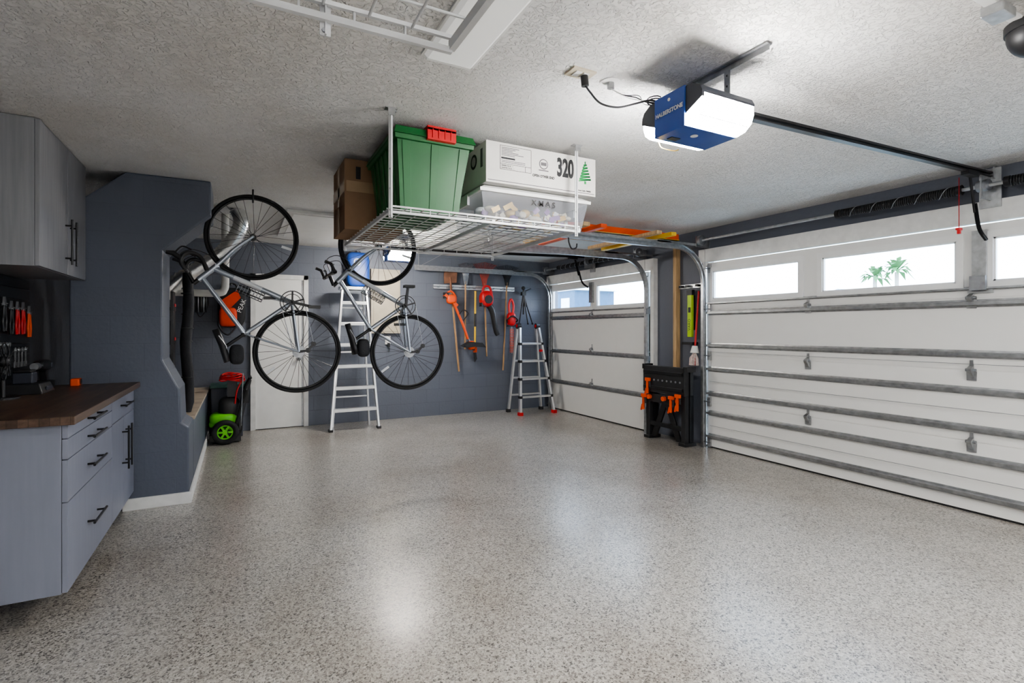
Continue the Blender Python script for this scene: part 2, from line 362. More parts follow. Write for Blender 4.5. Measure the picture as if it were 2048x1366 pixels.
def perf(b,p0,p1,w=.03,mat=None):
    mat=mat or mGal
    b.bar(p0,p1,w,.003,mat);d=(V(p1)-V(p0));L=d.length;k=int(L/.035)
    for i in range(1,k):
        q=lerp(p0,p1,i/k);b.cyl(q-V((0,.0025,0)),q+V((0,.0025,0)),.005,mBlk,n=6) if abs(d.z)>abs(d.y) else b.cyl(q-V((0,0,.0025)),q+V((0,0,.0025)),.005,mBlk,n=6)
def track(name,y,sgn,xend,z=2.2):
    b=B(name);path=[(4.57,0.0),(4.57,1.78)]
    R=z-1.80
    for i in range(0,11):
        a=math.pi/2*i/10;path.append((4.57-R+R*math.cos(a),1.80+R*math.sin(a)))
    path.append((xend,z))
    ctrack(b,path,y,y+sgn*.03,.055,mGal)
    b.box((4.62,y-.004,.02),(4.668,y+.004,2.0),mGal)
    for zz in(.25,.9,1.5): b.box((4.55,y-.006,zz),(4.668,y+.006,zz+.07),mGalD)
    b.bar((xend+.06,y,z),(xend+.06,y,H),.03,.004,mGal);b.bar((xend+.06,y,z+.02),(xend+.45,y,H),.025,.004,mGal)
    b.box((xend,y-.003,z+.027),(4.1,y+.003,z+.05),mGal);b.box((3.9,y-.003,z+.03),(XR-.001,y+.003,z+.055),mGal)
    return b.done()
track('garage_door_track',4.135,-1,1.75);track('garage_door_track',-.83,1,1.75)
track('garage_door_track',5.02,1,2.3);track('garage_door_track',7.355,-1,2.26)
def torsion(y0,y1,springs,cb):
    b=B('torsion_spring_assembly');x,z=4.50,2.285
    b.cyl((x,y0,z),(x,y1,z),.013,mGal)
    for a,c in springs:
        k=int((c-a)/.014);pts=[]
        for i in range(k*8+1):
            t=2*math.pi*i/8;pts.append((x+.030*math.cos(t),a+(c-a)*i/(k*8),z+.030*math.sin(t)))
        b.tube(pts,.0065,mBlkM,5)
        b.cyl((x,a,z),(x,c,z),.028,mBlkM)
        b.tube([(x+.037*math.cos(q*.55),a+(c-a)*q/60,z+.037*math.sin(q*.55)) for q in range(61)],.003,mGalD,4)
        for yy in(a-.02,c+.0): b.cyl((x,yy,z),(x,yy+.03,z),.036,mBlkM)
    for yy in(y0+.05,y1-.05):
        b.cyl((x,yy-.02,z),(x,yy+.02,z),.055,mGalD,n=20);b.box((x-.045,yy+.03,z-.07),(XR-.002,yy+.036,z+.05),mGal)
    b.box((x-.05,cb-.004,z-.09),(XR-.07,cb+.004,z+.09),mGal);b.box((4.59,cb-.06,z-.14),(4.60,cb+.06,z+.13),mGal)
    b.cyl((x-.01,cb-.03,z),(x+.0,cb+.03,z),.04,mGalD)
    return b.done()
torsion(-.8,4.14,[(1.78,2.60),(.68,1.50)],1.64)
torsion(5.06,7.40,[(6.28,6.95),(5.5,6.1)],6.2)
# ---- openers
def opener(x0,yc,z0,xend,lens,full):
    b=B('garage_door_opener')
    L=.31;hw=.172
    def zz(v): return z0+v
    shell=[(yc-hw,zz(.112)),(yc-hw+.012,zz(.135)),(yc-.12,zz(.158)),(yc+.12,zz(.158)),(yc+hw-.012,zz(.135)),(yc+hw,zz(.112)),(yc+hw,zz(.102)),(yc-hw,zz(.102))]
    b.prism(shell,'x',x0,x0+L,mNavy)
    b.box((x0+.012,yc-.15,zz(.02)),(x0+L-.01,yc+.15,zz(.10)),mNavy)
    for s in(-1,1):
        lp=[(yc+s*.087,zz(.0)),(yc+s*.13,zz(.008)),(yc+s*.16,zz(.032)),(yc+s*hw,zz(.065)),(yc+s*hw,zz(.102)),(yc+s*.087,zz(.102))]
        b.prism(lp,'x',x0+.008,x0+L-.005,lens)
        b.prism([(yc+s*.086,zz(.045)),(yc+s*hw*1.005,zz(.085)),(yc+s*hw*1.005,zz(.105)),(yc+s*.086,zz(.105))],'x',x0-.001,x0+.012,mNavy)
    b.prism([(yc-.086,zz(-.004)),(yc+.086,zz(-.004)),(yc+.086,zz(.162)),(yc-.086,zz(.162))],'x',x0-.006,x0+L*.97,mBlue)
    b.text('HALBERSTONE',.0245,mWhite,(x0-.0085,yc,zz(.085)),(0,-1,0),(0,0,1),sx=.95,bold=.0007)
    b.cyl((x0-.008,yc,zz(.135)),(x0-.004,yc,zz(.135)),.007,mWhite,n=12)
    b.cyl((x0+.12,yc-.02,zz(-.006)),(x0+.12,yc-.02,zz(-.003)),.016,mWhite,n=16)
    b.box((x0+.04,yc+.03,zz(-.0065)),(x0+.09,yc+.06,zz(-.003)),mNavy)
    p0=V((x0+L-.05,yc,zz(.165)));p1=V((xend,yc,2.385))
    b.bar(p0,p1,.032,.012,mBlkM);b.bar(p0-V((0,0,.012)),p1-V((0,0,.012)),.008,.026,mBlkM);b.bar(p0-V((0,0,.024)),p1-V((0,0,.024)),.032,.006,mBlkM)
    b.box((xend-.03,yc-.03,2.34),(XR-.001,yc-.024,2.42),mGal);b.box((xend-.03,yc+.024,2.34),(XR-.001,yc+.03,2.42),mGal)
    tx=xend-.28
    b.box((tx-.09,yc-.022,2.325),(tx+.05,yc+.022,2.352),mBlkM)
    b.bar((tx+.03,yc+.02,2.34),(tx+.10,yc+.02,2.10),.006,.03,mBlkM,up=(1,0,0));b.tube(spline([(tx+.10,yc+.02,2.16),(tx+.16,yc+.02,2.0),(4.585,yc+.02,1.93)],5),.013,mBlkM,6)
    for s in(-1,1):
        perf(b,(x0+.23,yc+s*.10,zz(.155)),(x0+.23,yc+s*.10,H-.004))
    b.bar((x0+.23,yc-.30,H-.004),(x0+.23,yc+.22,H-.004),.035,.006,mGal);b.bar((x0+.23,yc-.30,H-.016),(x0+.23,yc+.22,H-.016),.004,.03,mGal)
    b.bar((x0+.23,yc-.1,zz(.16)),(x0+.23,yc+.06,H-.01),.025,.003,mGal)
    if full:
        b.tube([(tx-.02,yc+.06,2.33),(tx-.02,yc+.06,1.99)],.0025,mRed,6);b.box((tx-.045,yc+.05,1.975),(tx+.005,yc+.07,1.99),mRed);b.box((tx-.03,yc+.052,1.95),(tx-.01,yc+.068,1.975),mRed)
        b.tube(spline([(x0+.05,yc+.12,zz(.0)),(x0+.05,yc+.10,zz(-.03)),(x0+.08,yc+.06,zz(-.05)),(x0+.1,yc+.05,zz(-.045))],5),.0018,mYel,5)
    return b.done(.003)
opener(1.62,1.64,2.145,4.60,mLens,True)
opener(1.58,6.28,2.14,4.60,mLens2,False)
b=B('ceiling_outlet');b.box((1.275,1.85,H-.008),(1.395,1.93,H),mCream);b.box((1.30,1.868,H-.012),(1.33,1.912,H-.008),mTrim);b.box((1.34,1.868,H-.012),(1.37,1.912,H-.008),mTrim)
b.cyl((1.355,1.89,H-.012),(1.36,1.89,H-.055),.017,mBlk)
b.tube(spline([(1.36,1.89,H-.05),(1.385,1.885,2.36),(1.43,1.87,2.315),(1.50,1.84,2.30),(1.57,1.80,2.315),(1.62,1.76,2.325),(1.66,1.74,2.31)],8),.0045,mWire,6);b.done(.001)
b=B('ceiling_junction_box');b.cyl((1.51,1.90,H-.004),(1.51,1.90,H),.05,mTrim,n=20);b.cyl((1.51,1.90,H-.03),(1.51,1.90,H-.004),.016,mGal)
for k in range(3): b.tube(spline([(1.51,1.90,H-.03),(1.55+.01*k,1.88,2.385),(1.60,1.85-.02*k,2.36),(1.66,1.80+.02*k,2.345),(1.72,1.74,2.31)],6),.0022,[mWhite,mWire,mGalD][k],5)
b.tube([(1.66+.03*math.cos(t*.6),1.78+.03*math.sin(t*.6),2.33+.001*t) for t in range(22)],.003,mWire,5)
b.done()
def ceil_light(x0,x1,y0,y1,mat,t=.055):
    b=B('ceiling_light');b.box((x0-.01,y0,H-t*.45),(x1+.01,y1,H),mWhite)
    b.prism([(x0,H-t*.45),(x0+.015,H-t),(x1-.015,H-t),(x1,H-t*.45)],'y',y0+.015,y1-.015,mat)
    for a,c in((y0,y0+.015),(y1-.015,y1)): b.prism([(x0-.003,H-t*.35),(x0+.013,H-t*1.06),(x1-.013,H-t*1.06),(x1+.003,H-t*.35)],'y',a,c,mWhite)
    b.done()
ceil_light(.67,.885,.85,2.06,mDiff,.022)
ceil_light(2.6,2.85,-1.7,-.45,mFill);ceil_light(.2,.45,-1.9,-.65,mFill)  # two invented fixtures behind the camera, added as fill light for the room
# ------------------------------------------------------------------ overhead racks
def rack(x0,x1,y0,y1,z,posts):
    b=B('overhead_storage_rack')
    for y in(y0,y1):
        b.bar((x0,y,z+.012),(x1,y,z+.012),.009,.009,mRackW);b.bar((x0,y,z-.018),(x1,y,z-.018),.011,.013,mRackW)
        k=int((x1-x0)/.1)
        for i in range(k+1): x=x0+(x1-x0)*i/k;b.cyl((x,y,z-.018),(x,y,z+.012),.003,mRackW,n=6)
    for x in(x0,x1): b.bar((x,y0,z-.008),(x,y1,z-.008),.014,.022,mRackW)
    b.bar(((x0+x1)/2,y0,z-.012),((x0+x1)/2,y1,z-.012),.02,.02,mRackW)
    k=int((x1-x0)/.09)
    for i in range(1,k): x=x0+(x1-x0)*i/k;b.cyl((x,y0,z+.009),(x,y1,z+.009),.0032,mRackW,n=6)
    k=int((y1-y0)/.075)
    for i in range(1,k): y=y0+(y1-y0)*i/k;b.cyl((x0,y,z+.015),(x1,y,z+.015),.0032,mRackW,n=6)
    for x,y in posts:
        b.box((x-.003,y-.010,z-.05),(x+.0,y+.010,H),mRackW);b.box((x-.012,y-.002,z-.05),(x+.009,y+.002,H),mRackW)
        b.box((x-.03,y-.02,H-.005),(x+.03,y+.02,H),mGal);b.cyl((x+.02,y,H-.015),(x+.02,y,H),.008,mGalD,n=6);b.box((x-.018,y-.018,H-.04),(x+.018,y-.015,H),mGal)
        for q in(z-.04,z-.01,z+.1,z+.2): b.cyl((x-.004,y-.006,q),(x-.004,y+.006,q),.005,mGalD,n=6)
    return b.done()
rack(.69,1.87,2.66,3.90,1.93,[(.69,2.650),(1.842,2.650),(.685,3.915),(1.875,3.915)])
rack(-.85,.42,-.13,1.09,1.945,[(.155,1.10),(-.6,1.10),(.155,-.14),(-.6,-.14)])
b=B('storage_tote')
z0=1.951
b.taper((.775,2.78),(1.105,3.28),z0,(.745,2.735),(1.165,3.36),2.33,mGrn)
b.taper((.730,2.718),(1.182,3.375),2.325,(.728,2.715),(1.185,3.38),2.350,mGrn)
b.taper((.722,2.705),(1.192,3.39),2.350,(.735,2.72),(1.178,3.375),2.392,mGrn)
b.taper((.78,2.77),(1.13,3.32),2.392,(.79,2.78),(1.12,3.31),2.402,mGrn)
for i in range(3):
    t=i/2;xa=.80+.28*t;xb=.775+.33*t
    b.add([(xa-.004,2.775,z0+.02),(xa+.035,2.775,z0+.02),(xb+.045,2.731,2.32),(xb-.004,2.731,2.32),(xa+.0,2.79,z0+.02),(xa+.03,2.79,z0+.02),(xb+.04,2.745,2.32),(xb,2.745,2.32)],[(0,1,2,3),(0,4,7,3),(1,5,6,2)],mGrn)
for i in range(5):
    y=2.86+.1*i
    b.bar((.772,y,z0+.03),(.742,y-.01,2.32),.012,.03,mGrn,up=(0,1,0))
b.box((.90,2.69,2.335),(1.065,2.72,2.40),mRed);b.box((.90,2.69,2.385),(1.065,2.78,2.41),mRed)
for x in(.93,.965,1.0,1.035): b.box((x-.003,2.686,2.345),(x+.003,2.69,2.395),mRed)
b.done(.008)
b=B('red_board');b.box((.76,2.82,2.414),(1.0,3.3,2.432),mRedBoard);b.done(.002)
b=B('cardboard_box');x0,x1,y0,y1,z0,z1=.60,.98,3.45,3.885,1.952,2.40
b.box((x0,y0,z0),(x1,y1,z1),mCard)
b.box((x0+.01,y0-.002,(z0+z1)/2+.02),(x1,y0-.0005,(z0+z1)/2+.09),mTape);b.box((x0-.002,y0,(z0+z1)/2+.02),(x0-.0005,y1,(z0+z1)/2+.09),mTape)
b.box((x0-.002,(y0+y1)/2-.03,z0),(x0-.0005,(y0+y1)/2+.03,z1),mTape);b.box((x0+.0,y0,z1),(x1,y0+.2,z1+.006),mCard);b.box((x0,y0+.21,z1),(x1,y1,z1+.006),mCard)
b.box((x0+.07,y0-.002,z1-.12),(x0+.10,y0-.0005,z1-.04),mInk)
b.add([(x0,y0+.02,z0+.16),(x0-.05,y0+.06,z0+.13),(x0-.06,y0+.28,z0+.15),(x0,y0+.3,z0+.19)],[(0,1,2,3)],mCard)
b.done(.003)
b=B('clear_storage_bin');X0,X1,Y0,Y1=1.26,2.02,2.78,3.26;z0=1.951
def shellbox(b,lo,hi,z0,z1,ins,mat):
    (ax,ay),(bx,by)=lo,hi
    v=[(ax+ins,ay+ins,z0),(bx-ins,ay+ins,z0),(bx-ins,by-ins,z0),(ax+ins,by-ins,z0),(ax,ay,z1),(bx,ay,z1),(bx,by,z1),(ax,by,z1)]
    b.add(v,[(0,3,2,1),(0,1,5,4),(1,2,6,5),(2,3,7,6),(3,0,4,7)],mat)
shellbox(b,(X0,Y0),(X1,Y1),z0,2.125,.03,mClear)
b.box((X0-.015,Y0-.015,2.12),(X1+.015,Y1+.015,2.14),mWhite);b.taper((X0-.01,Y0-.01),(X1+.01,Y1+.01),2.14,(X0+.03,Y0+.03),(X1-.03,Y1-.03),2.165,mWhite)
for s,x in((0,X0-.02),(1,X1+.005)): b.box((x,2.95,2.07),(x+.015,3.1,2.13),mWhite)
for i in range(60):
    r=random.uniform(.015,.035)
    b.ell((random.uniform(X0+.07,X1-.07),random.uniform(Y0+.07,Y1-.07),random.uniform(z0+.035,2.06)),(r*random.uniform(1,2),r,r*random.uniform(.6,1)),random.choice([mGold,mPurp,mCream,mWhite,mGold,mCream,mInkGy,mRed,mWhite]),seg=10,rings=7)
for i in range(34):
    p=V((random.uniform(X0+.08,X1-.08),Y0+random.uniform(.05,.15),random.uniform(z0+.04,2.05)))
    b.bar(p,p+V((random.uniform(-.07,.07),random.uniform(-.01,.01),random.uniform(-.03,.04))),.004,.03,random.choice([mGold,mPurp,mCream,mWhite,mInkGy,mWhite]))
b.text('X M A S',.05,mInk,(1.68,Y0-.006,2.085),(1,0,0),(0,0,1),bold=.0005)
b.done()
b=B('christmas_tree_box');X0,X1,Y0,Y1,z0,z1=1.275,2.06,2.75,3.32,2.170,2.412
b.box((X0,Y0,z0),(X1,Y1,z1),mBoxW);f=Y0-.001
b.box((X0+.01,f,z0+.012),(X1-.01,f+.0008,z0+.016),mInkGy)
lx0,lx1,lz0,lz1=1.365,1.575,2.255,2.395
for a in((lx0,lz0,lx1,lz0+.002),(lx0,lz1,lx1,lz1+.002),(lx0,lz0,lx0+.002,lz1),(lx1,lz0,lx1+.002,lz1),(lx0,2.288,lx1,2.290),(1.535,lz0,1.537,2.29)):
    b.box((a[0],f-.0005,a[1]),(a[2],f+.001,a[3]),mInk)
for i in range(6): b.box((lx0+.01,f-.0005,2.383-.009*i),(lx0+.01+random.uniform(.07,.16),f+.001,2.3865-.009*i),mInkGy)
b.box((lx0+.008,f-.0005,2.318),(lx0+.10,f+.001,2.328),mInk)
for i in range(2): b.box((lx0+.01,f-.0005,2.307-.009*i),(lx0+.17,f+.001,2.310-.009*i),mInkGy)
b.text('INNER PACK:  1',.011,mInk,(lx0+.01,f-.0003,2.278),(1,0,0),(0,0,1),align='LEFT');b.text('MASTER PACK:  1',.011,mInk,(lx0+.01,f-.0003,2.265),(1,0,0),(0,0,1),align='LEFT')
b.cyl((1.665,f-.0005,2.325),(1.665,f+.001,2.325),.032,mInkGy,n=24);b.cyl((1.665,f-.001,2.325),(1.665,f,2.325),.026,mBoxW,n=24);b.box((1.645,f-.0015,2.315),(1.685,f,2.335),mInkGy);b.box((1.63,f-.0005,2.283),(1.70,f+.001,2.289),mInkGy)
b.text('OPEN OTHER END',.022,mInk,(1.665,f-.0003,2.248),(1,0,0),(0,0,1),sx=.85,bold=.0007)
b.text('320',.155,mInk,(1.825,f-.0003,2.318),(1,0,0),(0,0,1),sx=.55,bold=.006)
tx=1.978
b.tube([(tx,f,2.388),(tx,f,2.362)],.0035,mInkG,5)
zz_=2.368
for i in range(6):
    ww=.012+.0065*i
    b.bar((tx-ww,f,zz_-.006),(tx+ww,f,zz_),.003,.011,mInkG);b.bar((tx+ww,f,zz_),(tx-ww-.005,f,zz_-.018),.003,.006,mInkG);zz_-=.0185
b.bar((tx,f,zz_+.004),(tx,f,zz_-.014),.003,.014,mInkG,up=(1,0,0))
b.text('Item Code: 700050',.0125,mInk,(tx-.005,f-.0003,2.198),(1,0,0),(0,0,1),bold=.0004)
g=X0-.001
b.box((g,2.80,2.27),(g+.001,2.83,2.38),mInkGy)
for yy,zc in((2.93,2.33),(3.12,2.33)):
    b.cyl((g-.0004,yy,zc),(g+.001,yy,zc),.045,mInk,n=20);b.cyl((g-.0008,yy,zc),(g,yy,zc),.03,mBoxInk,n=20)
b.done(.003)
# ------------------------------------------------------------------ cabinets
b=B('base_cabinet')
b.box((-1.28,2.94,.14),(-.692,4.575,.888),mCab)
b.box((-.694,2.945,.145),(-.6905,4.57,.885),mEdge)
def front(y0,y1,z0,z1): b.box((-.69,y0+.002,z0+.002),(-.67,y1-.002,z1-.002),mCab)
for z0,z1 in((.822,.888),(.729,.822),(.541,.729),(.142,.541)): front(2.942,3.85,z0,z1)
front(3.85,4.573,.735,.888);front(3.85,4.21,.142,.735);front(4.21,4.573,.142,.735)
def pull(b,p0,p1,off,mat=mBlkM,r=.006):
    p0=V(p0);p1=V(p1);o=V(off);b.cyl(p0+o,p1+o,r,mat,n=10)
    for t in(.14,.86): q=lerp(p0,p1,t);b.cyl(q,q+o,r*.9,mat,n=8)
for z in(.862,.772,.632,.345): pull(b,(-.67,3.25,z),(-.67,3.52,z),(.035,0,0))
pull(b,(-.67,4.07,.818),(-.67,4.33,.818),(.035,0,0))
pull(b,(-.67,4.155,.40),(-.67,4.155,.68),(.035,0,0));pull(b,(-.67,4.265,.40),(-.67,4.265,.68),(.035,0,0))
b.box((-1.28,3.35,0),(-1.0,4.5,.14),mBlk)
b.done(.0015)
b=B('countertop');b.box((XL+.004,2.90,.888),(-.635,4.592,.925),mTop);b.done(.003)
b=B('wall_cabinet')
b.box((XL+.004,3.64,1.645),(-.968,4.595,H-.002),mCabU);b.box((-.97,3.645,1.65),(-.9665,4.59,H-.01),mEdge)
for y0,y1 in((3.642,4.165),(4.165,4.593)): b.box((-.966,y0+.002,1.647),(-.947,y1-.002,H-.004),mCabU)
for y in(4.115,4.215): pull(b,(-.947,y,1.705),(-.947,y,1.985),(.033,0,0))
b.done(.0015)
b=B('slatwall_panel');xs=XL+.003
for i in range(10): b.box((xs,2.6,.93+.072*i),(xs+.018,4.72,.93+.072*i+.062),mSlat)
b.box((xs,2.6,.93),(xs+.008,4.72,1.64),mBlk);b.done()
def pliers(y,z,mat):
    b=B('pliers');x=XL+.038;k=.75
    b.cyl((XL+.022,y,z+.085*k),(XL+.055,y,z+.085*k),.003,mGal,n=6)
    for s in(-1,1): b.tube(spline([(x,y+s*.012*k,z+.07*k),(x,y+s*.02*k,z),(x,y+s*.035*k,z-.06*k),(x,y+s*.02*k,z-.14*k)],5),.008,mat,7)
    b.prism([(y-.02*k,z+.06*k),(y+.02*k,z+.06*k),(y+.018*k,z+.09*k),(y+.005*k,z+.14*k),(y-.005*k,z+.14*k),(y-.018*k,z+.09*k)],'x',x-.006,x+.006,mGalD);b.cyl((x-.01,y,z+.075*k),(x+.01,y,z+.075*k),.009,mGal);b.done()
for y,z,m in((4.34,1.38,mBlk),(4.44,1.38,mRed),(4.54,1.38,mRed),(4.65,1.36,mOrg),(4.23,1.40,mBlk)): pliers(y,z,m)
def wrench(y,z,L):
    b=B('wrench');x=XL+.033;b.cyl((XL+.022,y,z),(XL+.045,y,z),.003,mGal,n=6);b.bar((x,y,z-.02),(x,y,z-L),.006,.012,mGal,up=(0,1,0));b.ring((x,y,z-.008),(1,0,0),.013,.005,mGal,16,6)
    b.prism([(y-.015,z-L-.03),(y-.008,z-L-.03),(y-.006,z-L-.015),(y+.006,z-L-.015),(y+.008,z-L-.03),(y+.015,z-L-.03),(y+.012,z-L+.005),(y-.012,z-L+.005)],'x',x-.004,x+.004,mGal);b.done()
for i in range(7): wrench(4.05+.045*i,1.22,.10+.012*i)
for i in range(4): wrench(4.42+.06*i,1.18,.09)
b=B('battery_charger');b.taper((-1.22,3.98),(-1.02,4.22),.925,(-1.2,4.0),(-1.04,4.2),.985,mBlk);b.box((-1.17,4.03,.985),(-1.08,4.12,1.05),mNavy);b.box((-1.165,4.035,1.05),(-1.085,4.115,1.065),mBlk);b.box((-1.03,4.06,.94),(-1.018,4.16,.965),mNavy);b.done(.006)
b=B('cordless_drill');b.ell((-1.12,4.36,1.075),(.04,.10,.035),mBlk,3);b.cyl((-1.12,4.27,1.075),(-1.12,4.21,1.075),.022,mGalD);b.bar((-1.12,4.38,1.06),(-1.12,4.41,.97),.035,.045,mBlk,up=(0,1,0));b.box((-1.16,4.36,.925),(-1.08,4.46,.975),mBlk);b.box((-1.165,4.38,1.06),(-1.075,4.40,1.09),mNavy);b.done(.004)
b=B('tape_measure');b.box((-1.0,4.44,.925),(-.95,4.52,.975),mOrg);b.cyl((-1.003,4.48,.952),(-.947,4.48,.952),.02,mBlk);b.done(.008)
b=B('table_fan');b.cyl((-1.14,3.80,.925),(-1.14,3.80,.935),.07,mBlk,n=24);b.cyl((-1.14,3.8,.93),(-1.14,3.8,1.03),.01,mBlk)
for i in range(6): b.ring((-1.14+.02*math.cos(i),3.80,1.13),(1,.1,0),.03+.014*i,.0025,mBlk,28,5)
b.ell((-1.14,3.8,1.13),(.03,.03,.03),mBlk)
for i in range(10):
    t=i*math.pi/5;b.cyl((-1.12,3.8,1.13),(-1.12,3.8+.1*math.cos(t),1.13+.1*math.sin(t)),.002,mBlk,n=5)
b.done()
# ------------------------------------------------------------------ recess things
b=B('flexible_duct')
ctl=spline([(-.02,5.55,2.44),(.02,5.55,2.34),(-.02,5.55,2.20),(-.13,5.53,2.03),(-.30,5.52,1.88),(-.50,5.50,1.72),(-.66,5.50,1.50),(-.70,5.50,1.25)],14)
b.tube(ctl,[.064+(.007 if i%2 else -.004) for i in range(len(ctl))],mFoil,16);b.done()
b=B('vent_pipe');b.cyl((-.12,5.85,1.75),(-.12,5.85,H),.035,mPVC,n=18);b.cyl((-.12,5.85,2.0),(-.12,5.85,2.06),.042,mPVC,n=18);b.tube(spline([(-.12,5.85,1.77),(-.13,5.85,1.70),(-.2,5.85,1.66),(-.60,5.85,1.66),(-1.29,5.85,1.66)],6),.035,mPVC,12);b.done()
def rodbag(x,y,z0,z1,r):
    b=B('rod_bag');k=14
    b.tube([(x+.012*math.sin(i*.7),y,z0+(z1-z0)*i/k) for i in range(k+1)],[r*(.7 if i in(0,k) else 1+.06*math.sin(i*1.9)) for i in range(k+1)],mBag,12)
    for t in(.25,.6,.85): b.ring((x,y,z0+(z1-z0)*t),(0,0,1),r*1.03,.006,mBlk,20,5)
    b.done()
rodbag(-.40,5.33,.587,1.80,.042);rodbag(-.43,5.70,.587,1.60,.04)
b=B('black_tool_rack')
for z in(.62,.90,1.18,1.46): b.box((-.90,5.10,z),(-.475,5.24,z+.03),mBlk);b.box((-.475,5.12,z+.035),(-.472,5.22,z+.06),mRed)
for x in(-.89,-.49): b.box((x-.01,5.09,.587),(x+.01,5.25,1.62),mBlk)
for x in(-.89,-.70): b.box((x-.01,5.09,0),(x+.01,5.25,.62),mBlk)
for z in(.65,.93,1.21): b.box((-.86,5.11,z),(-.50,5.23,z+.17),mNavy)
b.done(.003)
# ------------------------------------------------------------------ bicycles
def bike(Y,FH,RH,BB,CR,HT,SC,drop,F=None):
    b=B('bicycle')
    def P(p,y=0): return V((p[0],Y+y,p[1]))
    fw=(V(FH)-V(RH)).normalized();up=V((-fw.y,fw.x))
    if (V(SC)-V(BB)).dot(up)<0: up=-up
    for c,rear in((FH,0),(RH,1)):
        b.ring(P(c),(0,1,0),.333,.0135,mRub,64,8);b.ring(P(c),(0,1,0),.312,.010,mBlkM,64,6)
        b.cyl(P(c,-.035),P(c,.035),.011 if not rear else .016,mGalD);b.cyl(P(c,-.03),P(c,-.026),.024,mBlkM,n=16);b.cyl(P(c,.026),P(c,.03),.024,mBlkM,n=16)
        n=28
        for i in range(n):
            a=2*math.pi*i/n;a2=a+(.55 if i%4<2 else -.55);yy=.028 if i%2 else -.028
            b.cyl(P((c[0]+.022*math.cos(a2),c[1]+.022*math.sin(a2)),yy),P((c[0]+.305*math.cos(a),c[1]+.305*math.sin(a)),0),.0016,mBlkM,n=4)
        b.box(V((c[0]-.010,Y-.008,c[1]-.30)),V((c[0]+.010,Y+.0,c[1]-.22)),mFrameW,Matrix.Translation(P(c))@Matrix.Rotation(-1.3 if not rear else .95,4,'Y')@Matrix.Translation(-P(c)))
    cr=V(CR);ht=V(HT);sd=(cr-ht).normalized()
    for s in(-1,1): b.tube(spline([P(cr,s*.028),P(V(FH)*.5+cr*.5+V((-.004,.012)),s*.045),P(FH,s*.045)],5),[.0165-.0005*i for i in range(11)],mFrame,8)
    b.bar(P(cr,-.036),P(cr,.036),.03,.03,mFrame);b.cyl(P(cr),P(ht),.022,mFrame)
    b.cyl(P(ht-sd*.001),P(ht-sd*.045),.017,mBlkM)
    a=lerp((cr.x,cr.y,0),(ht.x,ht.y,0),.22);d1=(a.x,a.y);a=lerp((cr.x,cr.y,0),(ht.x,ht.y,0),.82);t1=(a.x,a.y)
    b.cyl(P(d1),P(BB),.021,mFrame);b.cyl(P(t1),P(SC),.0175,mFrame);b.cyl(P(BB),P(SC),.0165,mFrame)
    m1=lerp(P(d1),P(BB),.25);m2=lerp(P(d1),P(BB),.6);b.cyl(m1,m2,.0215,mFrameW,n=16)
    for s in(-1,1):
        b.tube([P(SC,s*.014),P(lerp((SC[0],SC[1],0),(RH[0],RH[1],0),.4).xy,s*.035),P(RH,s*.062)],.0085,mFrame,7)
        b.tube([P(BB,s*.03),P(lerp((BB[0],BB[1],0),(RH[0],RH[1],0),.4).xy,s*.045),P(RH,s*.062)],.010,mFrame,7)
    b.cyl(P(BB,-.045),P(BB,.045),.022,mBlkM)
    sdir=(V(SC)-V(BB)).normalized();sp=V(SC)+sdir*.16;b.cyl(P(SC),P(sp),.0135,mBlkM);b.cyl(P(SC),P(V(SC)+sdir*.02),.021,mBlkM)
    nose=sp+fw*.15+up*.02;tail=sp-fw*.12+up*.03
    pr=[(0,.014),(.25,.02),(.5,.035),(.75,.062),(1,.07)]
    vs=[];
    for t,w in pr:
        c=nose*(1-t)+tail*t+up*(.012*abs(t-.5))
        for k in range(10):
            an=2*math.pi*k/10;vs.append(P(c+up*(.026*math.sin(an)),w*math.cos(an)))
    fs=[(i*10+j,i*10+(j+1)%10,(i+1)*10+(j+1)%10,(i+1)*10+j) for i in range(4) for j in range(10)]+[list(range(10)),list(range(40,50))[::-1]]
    b.add(vs,fs,mBlk,True)
    for s in(-.02,.02): b.tube([P(nose*.8+tail*.2,s),P(sp,s),P(nose*.15+tail*.85,s)],.0035,mGal,5)
    bag=sp-fw*.09-up*.045;b.ell(P(bag),(.055,.045,.08),mBag,3)
    yc=-.055
    b.ring(P(BB,yc),(0,1,0),.092,.004,mBlkM,40,6);b.ring(P(BB,yc+.008),(0,1,0),.068,.003,mBlkM,32,6)
    for i in range(44): 
        an=2*math.pi*i/44;q=(BB[0]+.097*math.cos(an),BB[1]+.097*math.sin(an));b.cyl(P(q,yc-.003),P(q,yc+.003),.003,mGalD,n=5)
    for i in range(5):
        an=2*math.pi*i/5+.3;b.bar(P(BB,yc),P((BB[0]+.088*math.cos(an),BB[1]+.088*math.sin(an)),yc),.014,.006,mBlkM,up=(0,1,0))
    ca=V((.97,-.22)) if drop else V((.1,.995))
    for s,y in((1,yc-.015),(-1,.06)):
        e=V(BB)+ca*.17*s;b.bar(P(BB,y),P(e,y),.022,.012,mBlkM if s==1 else mGalD,up=(0,1,0));yy=y+(-.05 if s==1 else .05)
        b.cyl(P(e,y),P(e,yy),.006,mGal,n=8);b.box(P(e+V((-.045,-.012)),min(yy,y)-.025),P(e+V((.045,.012)),max(yy,y)+.0),mBlk)
    for i in range(7): b.cyl(P(RH,-.036-.004*i),P(RH,-.038-.004*i),.050-.004*i,mGalD,n=24)
    dv=(V(BB)-V(RH)).normalized();pn=V((-dv.y,dv.x))
    b.tube([P(V(BB)+pn*.092,yc),P(V(RH)+pn*.04,-.045)],.0032,mGalD,5);
    dr=V(RH)-up*.07-fw*.015;d2=V(RH)-up*.13+fw*.02
